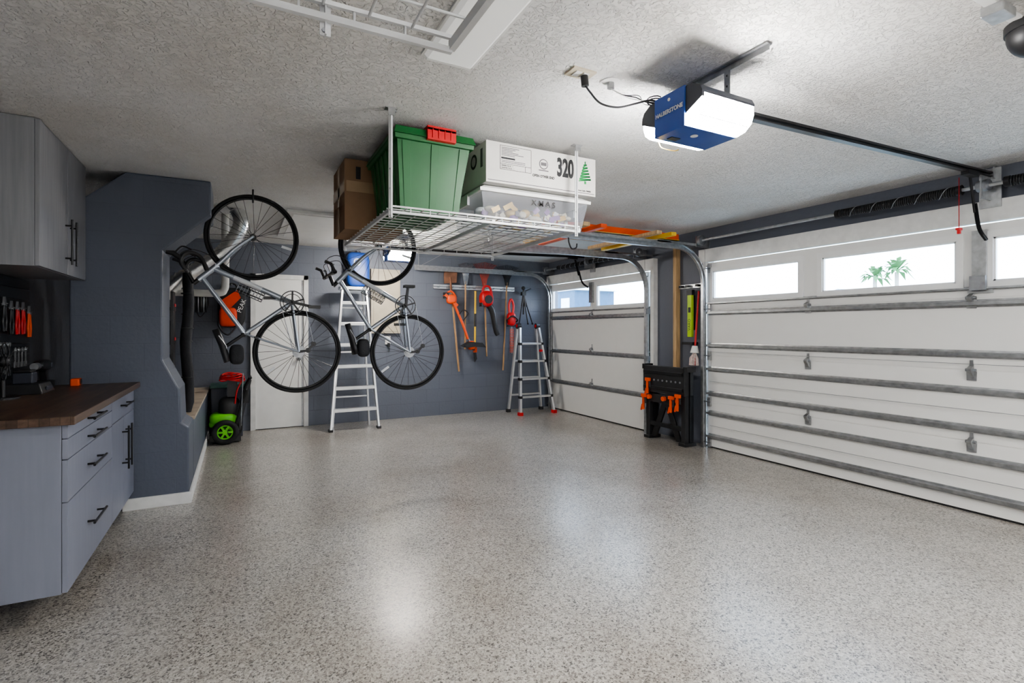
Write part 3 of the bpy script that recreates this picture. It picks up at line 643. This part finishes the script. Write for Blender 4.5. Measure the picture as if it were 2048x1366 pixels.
    b.bar(P(RH,-.06),P(dr,-.06),.02,.012,mBlkM,up=(0,1,0));b.bar(P(dr,-.06),P(d2,-.055),.016,.02,mBlkM,up=(0,1,0))
    b.cyl(P(dr,-.064),P(dr,-.052),.02,mBlk,n=14);b.cyl(P(d2,-.064),P(d2,-.052),.02,mBlk,n=14)
    b.tube([P(V(BB)-pn*.092,yc),P(d2,-.058)],.0032,mGalD,5)
    for c,h0 in((V(FH),cr),(V(RH),V(SC))):
        q=c+(h0-c).normalized()*.345
        for s in(-1,1): b.bar(P(q,s*.03),P(q-(h0-c).normalized()*.05,s*.022),.018,.01,mBlkM)
        b.bar(P(q,-.035),P(q,.035),.02,.015,mBlkM)
    m=lerp(P(d1),P(BB),.5);dd=(P(BB)-P(d1)).normalized();nn=V((dd.z,0,-dd.x))
    if nn.dot(P(SC)-m)<0: nn=-nn
    c0=m+nn*.058
    for s in(-.10,-.075,-.05,-.025,0,.025,.05,.075,.10): b.ring(c0+dd*s,dd,.037,.0035,mGalD,20,5)
    for an in range(6):
        e1=nn*math.cos(an*1.047)*.037+V((0,1,0))*math.sin(an*1.047)*.037;b.cyl(c0+e1-dd*.10,c0+e1+dd*.10,.003,mBlkM,n=5)
    st=ht-sd*.04;cl=st+fw*.10-sd*.01
    b.cyl(P(st),P(cl),.015,mBlkM);hw=.21 if drop else .29
    b.tube([P(cl,-hw),P(cl,hw)],.0135,mBlkM,10)
    for s in(-1,1):
        if drop:
            pts=[P(cl,s*hw),P(cl+fw*.06+up*.005,s*hw),P(cl+fw*.10-up*.03,s*hw),P(cl+fw*.10-up*.08,s*hw),P(cl+fw*.05-up*.125,s*hw),P(cl-fw*.05-up*.13,s*hw)]
            b.tube(spline(pts,6),.0155,mBlk,9)
            hd=cl+fw*.08;b.tube([P(hd,s*hw),P(hd+fw*.05+up*.03,s*hw),P(hd+fw*.07+up*.07,s*hw)],[.019,.021,.013],mBlk,9)
            b.tube(spline([P(hd+fw*.05+up*.02,s*hw),P(hd+fw*.08-up*.04,s*hw),P(hd+fw*.04-up*.09,s*hw)],5),.006,mBlkM,6)
        else:
            b.tube([P(cl,s*hw),P(cl,s*(hw-.12))],.018,mBlk,10);b.tube([P(cl+fw*.0,s*hw*.98),P(cl+fw*.07+up*.01,s*hw*.97),P(cl+fw*.10+up*.05,s*hw*.95)],.013,mBlk,8)
            b.tube(spline([P(cl,s*(hw-.14)),P(cl+fw*.05-up*.01,s*(hw-.12)),P(cl+fw*.06-up*.01,s*(hw-.02))],4),.006,mBlkM,6)
    mc=lerp(P(cr),P(ht),.4)
    b.tube(spline([P(cl,-.08),P(cl+fw*.12,-.10),P(cl+fw*.14-up*.1,-.06),P(cr+fw*.06,-.01),P(cr)],6),.003,mBlk,5);b.tube(spline([P(cl,.08),P(cl+fw*.10,.10),P(cl+fw*.10-up*.12,.05),mc],6),.003,mBlk,5)
    tz=FH[1]+.333
    hx=FH[0]
    b.tube(spline([P((hx,H)),P((hx,tz+.02),.03),P((hx,tz-.03),.032),P((hx,tz-.048),0),P((hx,tz-.03),-.032),P((hx,tz+.0),-.036)],6),.0075,mBlk,7)
    return b.done()
bike(4.70,(.10,2.05),(.44,1.12),(.39,1.53),(-.15,1.81),(-.28,1.69),(.04,1.27),True)
bike(4.65,(1.10,2.04),(1.37,1.10),(1.33,1.52),(.86,1.83),(.745,1.71),(1.03,1.31),False)
# ------------------------------------------------------------------ back wall items
b=B('electrical_panel');b.box((1.66,7.46,1.25),(2.08,YW,2.17),mTan);b.box((1.69,7.452,1.28),(2.05,7.46,2.14),mTan);b.box((2.0,7.445,1.65),(2.02,7.452,1.72),mGalD);b.done(.003)
b=B('wall_outlet');b.box((1.87,7.50,1.09),(1.95,YW,1.21),mTrim);b.box((1.885,7.49,1.11),(1.935,7.50,1.19),mWhite);b.box((1.90,7.45,1.05),(1.93,7.50,1.11),mBlk);b.done(.003)
b=B('blue_storage_bag');b.ell((1.47,7.44,2.14),(.155,.08,.24),mBlue,5);b.cyl((1.45,7.365,2.24),(1.45,7.355,2.24),.05,mWhite,n=24);b.cyl((1.45,7.357,2.24),(1.45,7.35,2.24),.035,mBlue,n=24);b.tube(spline([(1.42,7.44,2.35),(1.44,7.45,2.40),(1.50,7.45,2.40),(1.52,7.44,2.35)],4),.006,mBlk,6);b.cyl((1.47,YW,2.40),(1.47,7.43,2.40),.006,mGal);b.done()
b=B('tool_rail');b.box((2.60,7.49,1.925),(3.98,YW,1.99),mAlu);b.box((2.60,7.48,1.95),(3.98,7.49,1.965),mGalD)
for x in(2.66,2.80,2.88,3.02,3.15,3.25,3.37,3.45,3.56,3.72,3.80,3.92): b.tube([(x,7.49,1.945),(x,7.40,1.94),(x,7.39,1.965)],.005,mGal,6)
b.done()
YT=7.445
b=B('shovel');b.prism([(2.75,2.00),(2.95,2.02),(2.965,2.20),(2.95,2.245),(2.77,2.225),(2.745,2.15)],'y',YT-.006,YT+.006,mRust);b.tube([(2.845,YT-.01,2.10),(2.86,YT-.01,1.90)],[.015,.02],mRust,8);b.tube([(2.855,YT-.01,1.97),(3.0,YT+.02,.66)],.016,mWoodH,8);b.done(.003)
def leafrake(xc,z0,z1,w,mat,xe,ze,dy=0):
    b=B('leaf_rake');n=15;y=YT+dy
    for i in range(n):
        t=(i/(n-1)-.5)*2
        b.tube([(xc+t*.02,y,z0),(xc+t*w*.55,y-.005,z0+(z1-z0)*.6),(xc+t*w,y-.01,z1-abs(t)*.04),(xc+t*w*1.02,y-.035,z1-abs(t)*.04)],.0045,mat,5)
    b.bar((xc-w*.55,y-.004,z0+(z1-z0)*.6),(xc+w*.55,y-.004,z0+(z1-z0)*.6),.008,.018,mat)
    b.prism([(xc-.025,z0-.05),(xc+.025,z0-.05),(xc+.05,z0+.08),(xc-.05,z0+.08)],'y',y-.012,y+.012,mat)
    b.tube([(xc,y,z0),(xe,y+.02,ze)],.014,mWoodH,8);b.done()
leafrake(3.42,2.03,2.36,.19,mRedBoard,3.47,.88)
leafrake(3.82,2.06,2.34,.19,mBlkM,3.76,.65)
leafrake(3.10,2.05,2.34,.12,mGalD,3.10,1.0)
b=B('pole_pruner');b.tube([(3.24,YT-.06,1.90),(3.235,YT-.05,.95)],.016,mYel,8);b.tube([(3.24,YT-.06,1.55),(3.238,YT-.06,1.35)],.018,mBlk,8);b.prism([(3.21,.95),(3.255,.95),(3.27,.85),(3.235,.80),(3.22,.87)],'y',YT-.06,YT-.045,mBlk);b.box((3.21,YT-.08,.95),(3.26,YT-.03,1.03),mOrg);b.done(.002)
b=B('string_trimmer')
b.ell((2.83,7.35,1.76),(.075,.05,.07),mOrg,3);b.bar((2.72,7.35,1.83),(2.92,7.35,1.66),.05,.06,mOrg,up=(0,1,0));b.tube(spline([(2.74,7.35,1.84),(2.83,7.35,1.88),(2.90,7.35,1.80),(2.90,7.35,1.70)],5),.014,mOrg,8)
b.box((2.71,7.32,1.77),(2.78,7.38,1.86),mBlk)
b.tube([(2.87,7.35,1.70),(3.02,7.35,1.38),(3.10,7.35,1.16)],.02,mOrg,9);b.tube([(3.08,7.35,1.22),(3.16,7.35,1.06)],.014,mGalD,8)
b.tube(spline([(2.95,7.35,1.52),(3.00,7.30,1.60),(3.08,7.30,1.55),(3.02,7.35,1.44)],5),.01,mBlk,7)
b.ell((3.15,7.33,1.06),(.055,.05,.07),mOrg,3);b.prism([(2.98,1.06),(3.10,1.12),(3.30,1.10),(3.36,1.03),(3.18,1.045),(3.05,1.03)],'y',7.24,7.37,mBlk);b.cyl((3.16,7.33,.99),(3.17,7.33,1.04),.04,mBlk,n=16);b.done(.003)
b=B('leaf_blower')
b.ell((3.40,7.33,1.78),(.11,.09,.13),mRed,2.5);b.tube(spline([(3.33,7.33,1.86),(3.36,7.33,1.96),(3.45,7.33,1.97),(3.50,7.33,1.86)],5),.018,mRed,8);b.cyl((3.40,7.25,1.77),(3.40,7.235,1.77),.065,mBlk,n=20)
b.tube(spline([(3.44,7.33,1.70),(3.50,7.33,1.60),(3.53,7.33,1.48),(3.57,7.33,1.28),(3.60,7.33,1.22)],5),[.055-.0010*i for i in range(21)],mBlk,12);b.box((3.30,7.28,1.66),(3.37,7.37,1.72),mBlk);b.done()
b=B('hedge_trimmer')
b.ell((3.87,7.39,1.47),(.07,.06,.11),mRed,3);b.tube(spline([(3.84,7.39,1.56),(3.83,7.39,1.70),(3.87,7.39,1.79),(3.91,7.39,1.70),(3.90,7.39,1.56)],5),.019,mRed,8);b.tube(spline([(3.80,7.39,1.42),(3.77,7.34,1.46),(3.86,7.31,1.52),(3.96,7.34,1.46),(3.94,7.39,1.42)],5),.012,mBlk,7)
b.bar((3.875,7.39,1.35),(3.885,7.39,.92),.03,.006,mGalD,up=(0,1,0))
for i in range(15): b.box((3.845,7.383,.94+.026*i),(3.915,7.397,.95+.026*i),mOrg)
b.box((3.80,7.36,1.35),(3.94,7.42,1.38),mBlk);b.done(.002)
b=B('camera_tripod')
b.box((4.08,7.40,1.86),(4.15,7.46,1.92),mBlk);b.tube([(4.11,7.42,1.97),(4.11,7.42,1.55)],.014,mBlk,8);b.ell((4.11,7.42,1.98),(.035,.03,.03),mBlk);b.tube([(4.14,7.42,1.93),(4.24,7.40,1.98)],.008,mBlk,6)
for x,y in((4.02,7.40),(4.28,7.42),(4.16,7.36)):
    b.tube([(4.11,7.42,1.87),(x*.4+4.11*.6,y*.4+7.42*.6,1.68)],.016,mBlk,8);b.tube([(x*.4+4.11*.6,y*.4+7.42*.6,1.68),(x,y,1.40)],.011,mBlkM,8);b.ell((x,y,1.40),(.016,.016,.016),mRub)
b.cyl((4.11,YW,1.90),(4.11,7.44,1.90),.006,mGal);b.done()
b=B('step_ladder')
def rail(pa,pb,w=.07,t=.025): b.bar(pa,pb,t,w,mAlu,up=(0,1,0))
A0,A1=(1.03,6.92,0),(1.22,7.20,1.85);B0,B1=(1.64,6.92,0),(1.53,7.20,1.85)
rail(A0,A1);rail(B0,B1);rail((1.10,7.22,0),(1.24,7.30,1.83),.03);rail((1.58,7.22,0),(1.51,7.30,1.83),.03)
for i in range(7):
    t=(.28*(i+1)-.01)/1.85
    if t<.98:
        p=lerp(A0,A1,t);q=lerp(B0,B1,t);b.box((p.x,p.y-.035,p.z-.012),(q.x,p.y+.05,p.z+.012),mAlu);b.box((p.x,p.y-.037,p.z-.03),(q.x,p.y-.033,p.z+.012),mAlu)
for z in(.4,1.0,1.6):
    t=z/1.83;p=lerp((1.10,7.22,0),(1.24,7.30,1.83),t);q=lerp((1.58,7.22,0),(1.51,7.30,1.83),t);b.bar(p,q,.012,.02,mAlu)
b.box((1.19,7.14,1.84),(1.56,7.34,1.88),mAlu)
for p in(A0,B0): b.box((p[0]-.025,p[1]-.04,0),(p[0]+.025,p[1]+.04,.03),mBlk)
b.done(.002)
b=B('folding_ladder')
for sx,xb,xt in((-1,3.77,3.90),(1,4.37,4.24)):
    b.bar((xb,6.90,.0),(xt,7.16,1.33),.03,.06,mAlu,up=(0,1,0));b.bar((xb,7.30,.0),(xt,7.24,1.33),.03,.05,mAlu,up=(0,1,0))
    b.cyl((xt-.03,7.20,1.36),(xt+.03,7.20,1.36),.045,mBlk,n=18);b.cyl((xt-.036,7.20,1.36),(xt+.036,7.20,1.36),.025,mRed,n=14)
    b.box((xb-.03,6.86,0),(xb+.03,6.94,.05),mRed);b.box((xb-.03,7.27,0),(xb+.03,7.33,.05),mBlk)
    b.cyl((xt-.025,7.08,.97),(xt+.035*sx,7.08,.97),.02,mRed,n=12)
for i in range(4):
    z=.27*(i+1);t=z/1.33;xl=3.77+.13*t;xr=4.37-.13*t;y=6.90+.26*t
    b.box((xl,y-.035,z-.014),(xr,y+.035,z+.014),mAlu);yb=7.30-.06*t;b.box((xl,yb-.015,z-.014),(xr,yb+.015,z+.014),mAlu)
    for x in(xl,xr): b.box((x-.02,y-.04,z-.02),(x+.02,y+.04,z+.02),mBlk)
b.done(.002)
b=B('backpack');b.ell((-.08,7.42,1.58),(.155,.09,.25),mBag,4);b.ell((-.12,7.34,1.46),(.10,.05,.12),mBagO,4);b.add([(-.20,7.33,1.66),(-.02,7.325,1.80),(.02,7.325,1.70),(-.12,7.325,1.54),(-.2,7.33,1.52)],[(0,1,2,3,4)],mBagO)
b.tube(spline([(-.14,7.42,1.80),(-.1,7.44,1.88),(-.04,7.44,1.87),(-.02,7.42,1.80)],5),.01,mBlk,6);b.cyl((-.08,YW,1.875),(-.08,7.42,1.875),.006,mGal);b.tube(spline([(-.2,7.34,1.5),(-.22,7.31,1.35),(-.12,7.30,1.24),(.0,7.33,1.38)],5),.012,mBag,6)
b.text('PEAK',.075,mWhite,(.03,7.318,1.60),(.35,0,.94),(-.94,0,.35));b.done()
b=B('bicycle_helmet');b.ell((-.41,7.42,1.64),(.085,.10,.125),mBlk,2.2)
for i in(-2,-1,0,1,2): b.tube([( -.41+i*.028,7.425-.102*math.cos(a)*(1-.03*i*i),1.64+.13*math.sin(a)) for a in [-1.2+.3*k for k in range(9)]],.008,mGalD if i%2 else mBlk,6)
b.tube(spline([(-.47,7.42,1.55),(-.42,7.40,1.46),(-.35,7.42,1.55)],5),.005,mBlk,5);b.cyl((-.41,YW,1.75),(-.41,7.40,1.75),.006,mGal);b.done()
b=B('pressure_washer')
for yy,x in((6.72,-.14),(7.02,-.10)):
    b.ring((x,yy,.14),(0,1,0),.108,.032,mRub,32,8);b.ring((x,yy,.14),(0,1,0),.078,.012,mGrn2,28,6)
    for i in range(6):
        a=i*math.pi/3;b.bar((x,yy,.14),(x+.08*math.cos(a),yy,.14+.08*math.sin(a)),.022,.02,mGrn2,up=(0,1,0))
    b.cyl((x,yy-.03,.14),(x,yy+.03,.14),.025,mGrn2,n=14)
b.cyl((-.12,6.70,.14),(-.12,7.04,.14),.012,mBlkM)
b.ell((-.16,6.87,.28),(.14,.13,.07),mGrn2,3.5);b.ell((-.10,6.87,.40),(.11,.10,.13),mBlk,3);b.ell((-.24,6.85,.22),(.065,.07,.04),mGrn2,3)
b.box((-.30,6.78,.02),(.02,6.96,.10),mBlk);b.box((-.30,6.78,0),(-.26,6.96,.03),mRub)
for yy in(6.77,6.97):
    b.tube(spline([(-.06,yy,.10),(.0,yy,.35),(.06,yy,.62),(.12,yy,.74)],6),.013,mBlkM,8)
b.tube([(.12,6.77,.74),(.12,6.97,.74)],.016,mBlk,8)
b.box((.03,6.78,.45),(.10,6.96,.60),mBlk)
for i in range(5): b.tube([(-.07+.0+(.13-.006*i)*math.cos(t*math.pi/12),6.86+.07*math.sin(t*math.pi/12),.72+.016*i+.015*math.sin(t*math.pi/6+i)) for t in range(24)],.009,mRed,6,True)
b.tube(spline([(.05,6.8,.76),(-.02,6.78,.60),(-.04,6.77,.45)],5),.009,mRed,6);b.box((-.12,6.8,.53),(-.02,6.93,.73),mBlk)
b.bar((.12,6.76,.72),(.0,6.74,.15),.02,.02,mBlk,up=(0,1,0));b.tube([(.04,6.74,.80),(.02,6.74,.2)],.008,mGalD,6)
b.done()
b=B('storage_crate');b.taper((-.29,7.16),(.04,7.45),0,(-.30,7.14),(.06,7.47),.62,mNavy);b.box((-.31,7.13,.60),(.07,7.48,.64),M('teal_dark_plastic',(.03,.08,.07),.5));b.done(.006)
# ------------------------------------------------------------------ pier items
b=B('wood_stud');b.box((4.60,4.56,.60),(4.668,4.61,2.30),mWoodP);b.done(.002)
b=B('broom_holder');b.box((4.65,4.22,1.785),(XR-.001,4.56,1.83),mAlu)
for y in(4.25,4.40,4.50): b.box((4.60,y-.02,1.795),(4.65,y+.02,1.82),mBlk)
b.done(.002)
b=B('post_level');b.box((4.585,4.31,1.22),(4.62,4.37,1.70),mLime);b.box((4.58,4.30,1.70),(4.625,4.38,1.76),mBlk);b.box((4.58,4.325,1.50),(4.585,4.355,1.56),mBlk);b.box((4.57,4.28,1.13),(4.66,4.44,1.16),mBlk);b.text('VARO',.05,mBlk,(4.5845,4.34,1.36),(0,0,1),(0,1,0));b.box((4.62,4.33,1.3),(XR-.001,4.35,1.7),mBlk);b.done(.003)
b=B('mop');b.tube([(4.62,4.235,1.74),(4.56,4.235,1.08)],.011,mRed,8);b.cyl((4.56,4.235,1.12),(4.555,4.235,1.04),.03,mWhite,r2=.05)
for i in range(36):
    a=i*.7;r=.02+.035*random.random();b.tube([(4.555,4.235,1.06),(4.55+r*.5*math.cos(a),4.235+r*1.1*math.sin(a),.98),(4.55+r*.6*math.cos(a),4.235+r*1.2*math.sin(a),.90)],.008,mMop if i%4 else mRed,5)
b.done()
b=B('folding_workbench')
b.box((4.36,4.20,.56),(4.43,4.86,.875),mBlk);b.box((4.45,4.20,.56),(4.50,4.86,.86),mBlk);b.box((4.34,4.22,.60),(4.36,4.84,.64),mBlkM);b.box((4.34,4.22,.78),(4.36,4.84,.82),mBlkM)
for i in range(9): b.cyl((4.358,4.26+.068*i,.71),(4.352,4.26+.068*i,.71),.012,mGalD,n=10)
b.box((4.36,4.16,.83),(4.50,4.22,.89),mBlk);b.box((4.36,4.84,.83),(4.50,4.88,.89),mBlk)
for y in(4.24,4.80):
    b.box((4.38,y-.03,.0),(4.44,y+.03,.57),mBlk);b.box((4.46,y-.025,.0),(4.52,y+.025,.57),mBlkM);b.box((4.36,y-.05,0),(4.54,y+.05,.035),mBlk)
b.box((4.385,4.26,.44),(4.43,4.80,.54),mBlk);b.box((4.39,4.26,.16),(4.43,4.80,.21),mBlkM)
b.prism([(4.28,.03),(4.36,.03),(4.52,.40),(4.68,.03),(4.76,.03),(4.58,.46),(4.46,.46)],'x',4.395,4.42,mBlkM)
def clamp(y,z,s=1):
    b.bar((4.335,y,z+.10),(4.335,y,z-.08),.02,.028,mOrg,up=(0,1,0));b.box((4.32,y-.045,z+.07),(4.35,y+.03,z+.11),mOrg);b.tube([(4.335,y-.04,z+.07),(4.335,y-.045,z-.0)],.012,mBlk,7);b.tube([(4.335,y+.02,z-.02),(4.335,y+.04,z-.09)],.011,mOrg,7)
clamp(4.28,.47);clamp(4.38,.44);clamp(4.83,.42);clamp(4.76,.62)
for y in(4.30,4.52,4.76): b.cyl((4.38,y,.50),(4.345,y,.50),.028,mOrg,n=14)
b.done(.004)
b=B('extension_ladder')
for y in(4.36,4.82):
    b.box((2.62,y-.02,2.315),(4.42,y+.02,2.385),mOrg);b.box((2.62,y-.035,2.315),(4.42,y+.02,2.32),mYel)
for i in range(7):
    x=2.75+.26*i;b.cyl((x,4.36,2.35),(x,4.82,2.35),.016,mAlu,n=10)
b.done(.002)
b=B('lumber_stack')
for x,m in((2.85,mWoodP),(3.05,mOrg),(3.75,mWoodP),(3.95,mYel)): b.box((x,3.98,2.278),(x+.07,5.16,2.315),m)
b.done(.003)
b=B('utility_hook');b.tube(spline([(2.75,4.09,2.172),(2.75,4.08,2.12),(2.78,4.08,2.07),(2.83,4.08,2.08),(2.84,4.08,2.12)],6),.007,mBlk,7);b.done()
b=B('security_camera')
b.box((2.18,.80,H-.012),(2.50,.84,H),mWhite);b.box((2.30,.785,H-.045),(2.40,.85,H-.010),mGal);b.cyl((2.60,.80,H),(2.60,.80,H-.03),.085,mBlk,n=32);b.ell((2.60,.80,H-.035),(.08,.08,.09),mBlk,2,28,16);b.done(.004)
# ------------------------------------------------------------------ exterior
b=B('ground');b.box((4.8,-60,-.2),(120,80,-.05),M('concrete_and_grass',(.42,.43,.38),.9));b.done()
mHouse=M('pale_stucco',(.80,.81,.83),.9);mRoof=M('roof_shingle',(.40,.48,.58),.9);mBlueHouse=M('blue_grey_siding',(.05,.10,.17),.8)
def house(x,y,w,d,hh,rh):
    b=B('neighbour_house');b.box((x,y-w/2,-.05),(x+d,y+w/2,hh),mHouse)
    b.prism([(y-w/2-.4,hh),(y+w/2+.4,hh),(y,hh+rh)],'x',x-.3,x+d,mRoof);b.prism([(y-w/2+.2,hh+.01),(y+w/2-.2,hh+.01),(y,hh+rh-.28)],'x',x-.34,x-.3,mHouse)
    b.box((x-.03,y-.8,.9),(x,y+.8,2.0),mRoof);b.done()
house(30,17.3,5,9,2.4,1.2);house(30,11.2,6,9,2.4,1.25);house(32,1,9,9,2.3,1.3);house(30,26,8,8,2.4,1.2);house(20,34,8,6,2.4,1.0)
b=B('neighbour_shed');b.box((12,17.4,-.05),(14,18.7,2.9),mBlueHouse);b.box((11.97,17.75,1.9),(12,18.35,2.6),mHouse);b.prism([(17.2,2.9),(18.9,2.9),(18.05,3.1)],'x',11.9,14.1,mHouse);b.done()
b=B('palm_tree');px,py,pz=42,21.7,5.5
mTrunk=M('palm_trunk',(.38,.35,.30),.9);mFrond=M('palm_frond',(.07,.19,.06),.8)
b.tube([(px,py,-.05),(px+.1,py+.1,3),(px,py,pz)],[.2,.16,.12],mTrunk,10);b.tube([(px+.5,py-1.2,-.05),(px+.5,py-1.2,pz)],.13,mTrunk,10)
for cx,cy,cz in((px,py,pz-.3),(px+.5,py-1.2,pz+.1)):
    for i in range(34):
        a=i*2.4;el=random.uniform(-.5,1.2);L=random.uniform(1.0,1.4)
        p=V((cx,cy,cz));d=V((math.cos(a)*math.cos(el),math.sin(a)*math.cos(el),math.sin(el)))
        q=p+d*L*.6+V((0,0,.15));r=p+d*L+V((0,0,-.25));n=d.cross(V((0,0,1))).normalized()*.17
        b.add([p,q+n,r,q-n],[(0,1,2,3)],mFrond)
b.done()
w=bpy.data.worlds.new('world');bpy.context.scene.world=w;w.use_nodes=True;nt=w.node_tree
bg=nt.nodes['Background'];tc=nt.nodes.new('ShaderNodeTexCoord');sp=nt.nodes.new('ShaderNodeSeparateXYZ');rp=nt.nodes.new('ShaderNodeValToRGB')
nt.links.new(tc.outputs['Generated'],sp.inputs[0]);nt.links.new(sp.outputs['Z'],rp.inputs[0]);nt.links.new(rp.outputs[0],bg.inputs[0])
rp.color_ramp.elements[0].color=(.90,.95,1,1);rp.color_ramp.elements[1].color=(.5,.72,1,1);rp.color_ramp.elements[1].position=.6
bg.inputs[1].default_value=14.
cam=bpy.data.cameras.new('camera');co=bpy.data.objects.new('camera',cam);bpy.context.collection.objects.link(co)
co.location=(0,0,1.305);co.rotation_euler=(math.pi/2,0,-math.radians(27.72))
cam.sensor_width=36;cam.lens=18.264;cam.shift_y=-24/2048;cam.clip_start=.02;cam.clip_end=300
bpy.context.scene.camera=co
try: bpy.context.scene.view_settings.look='AgX - Medium High Contrast'
except Exception: pass
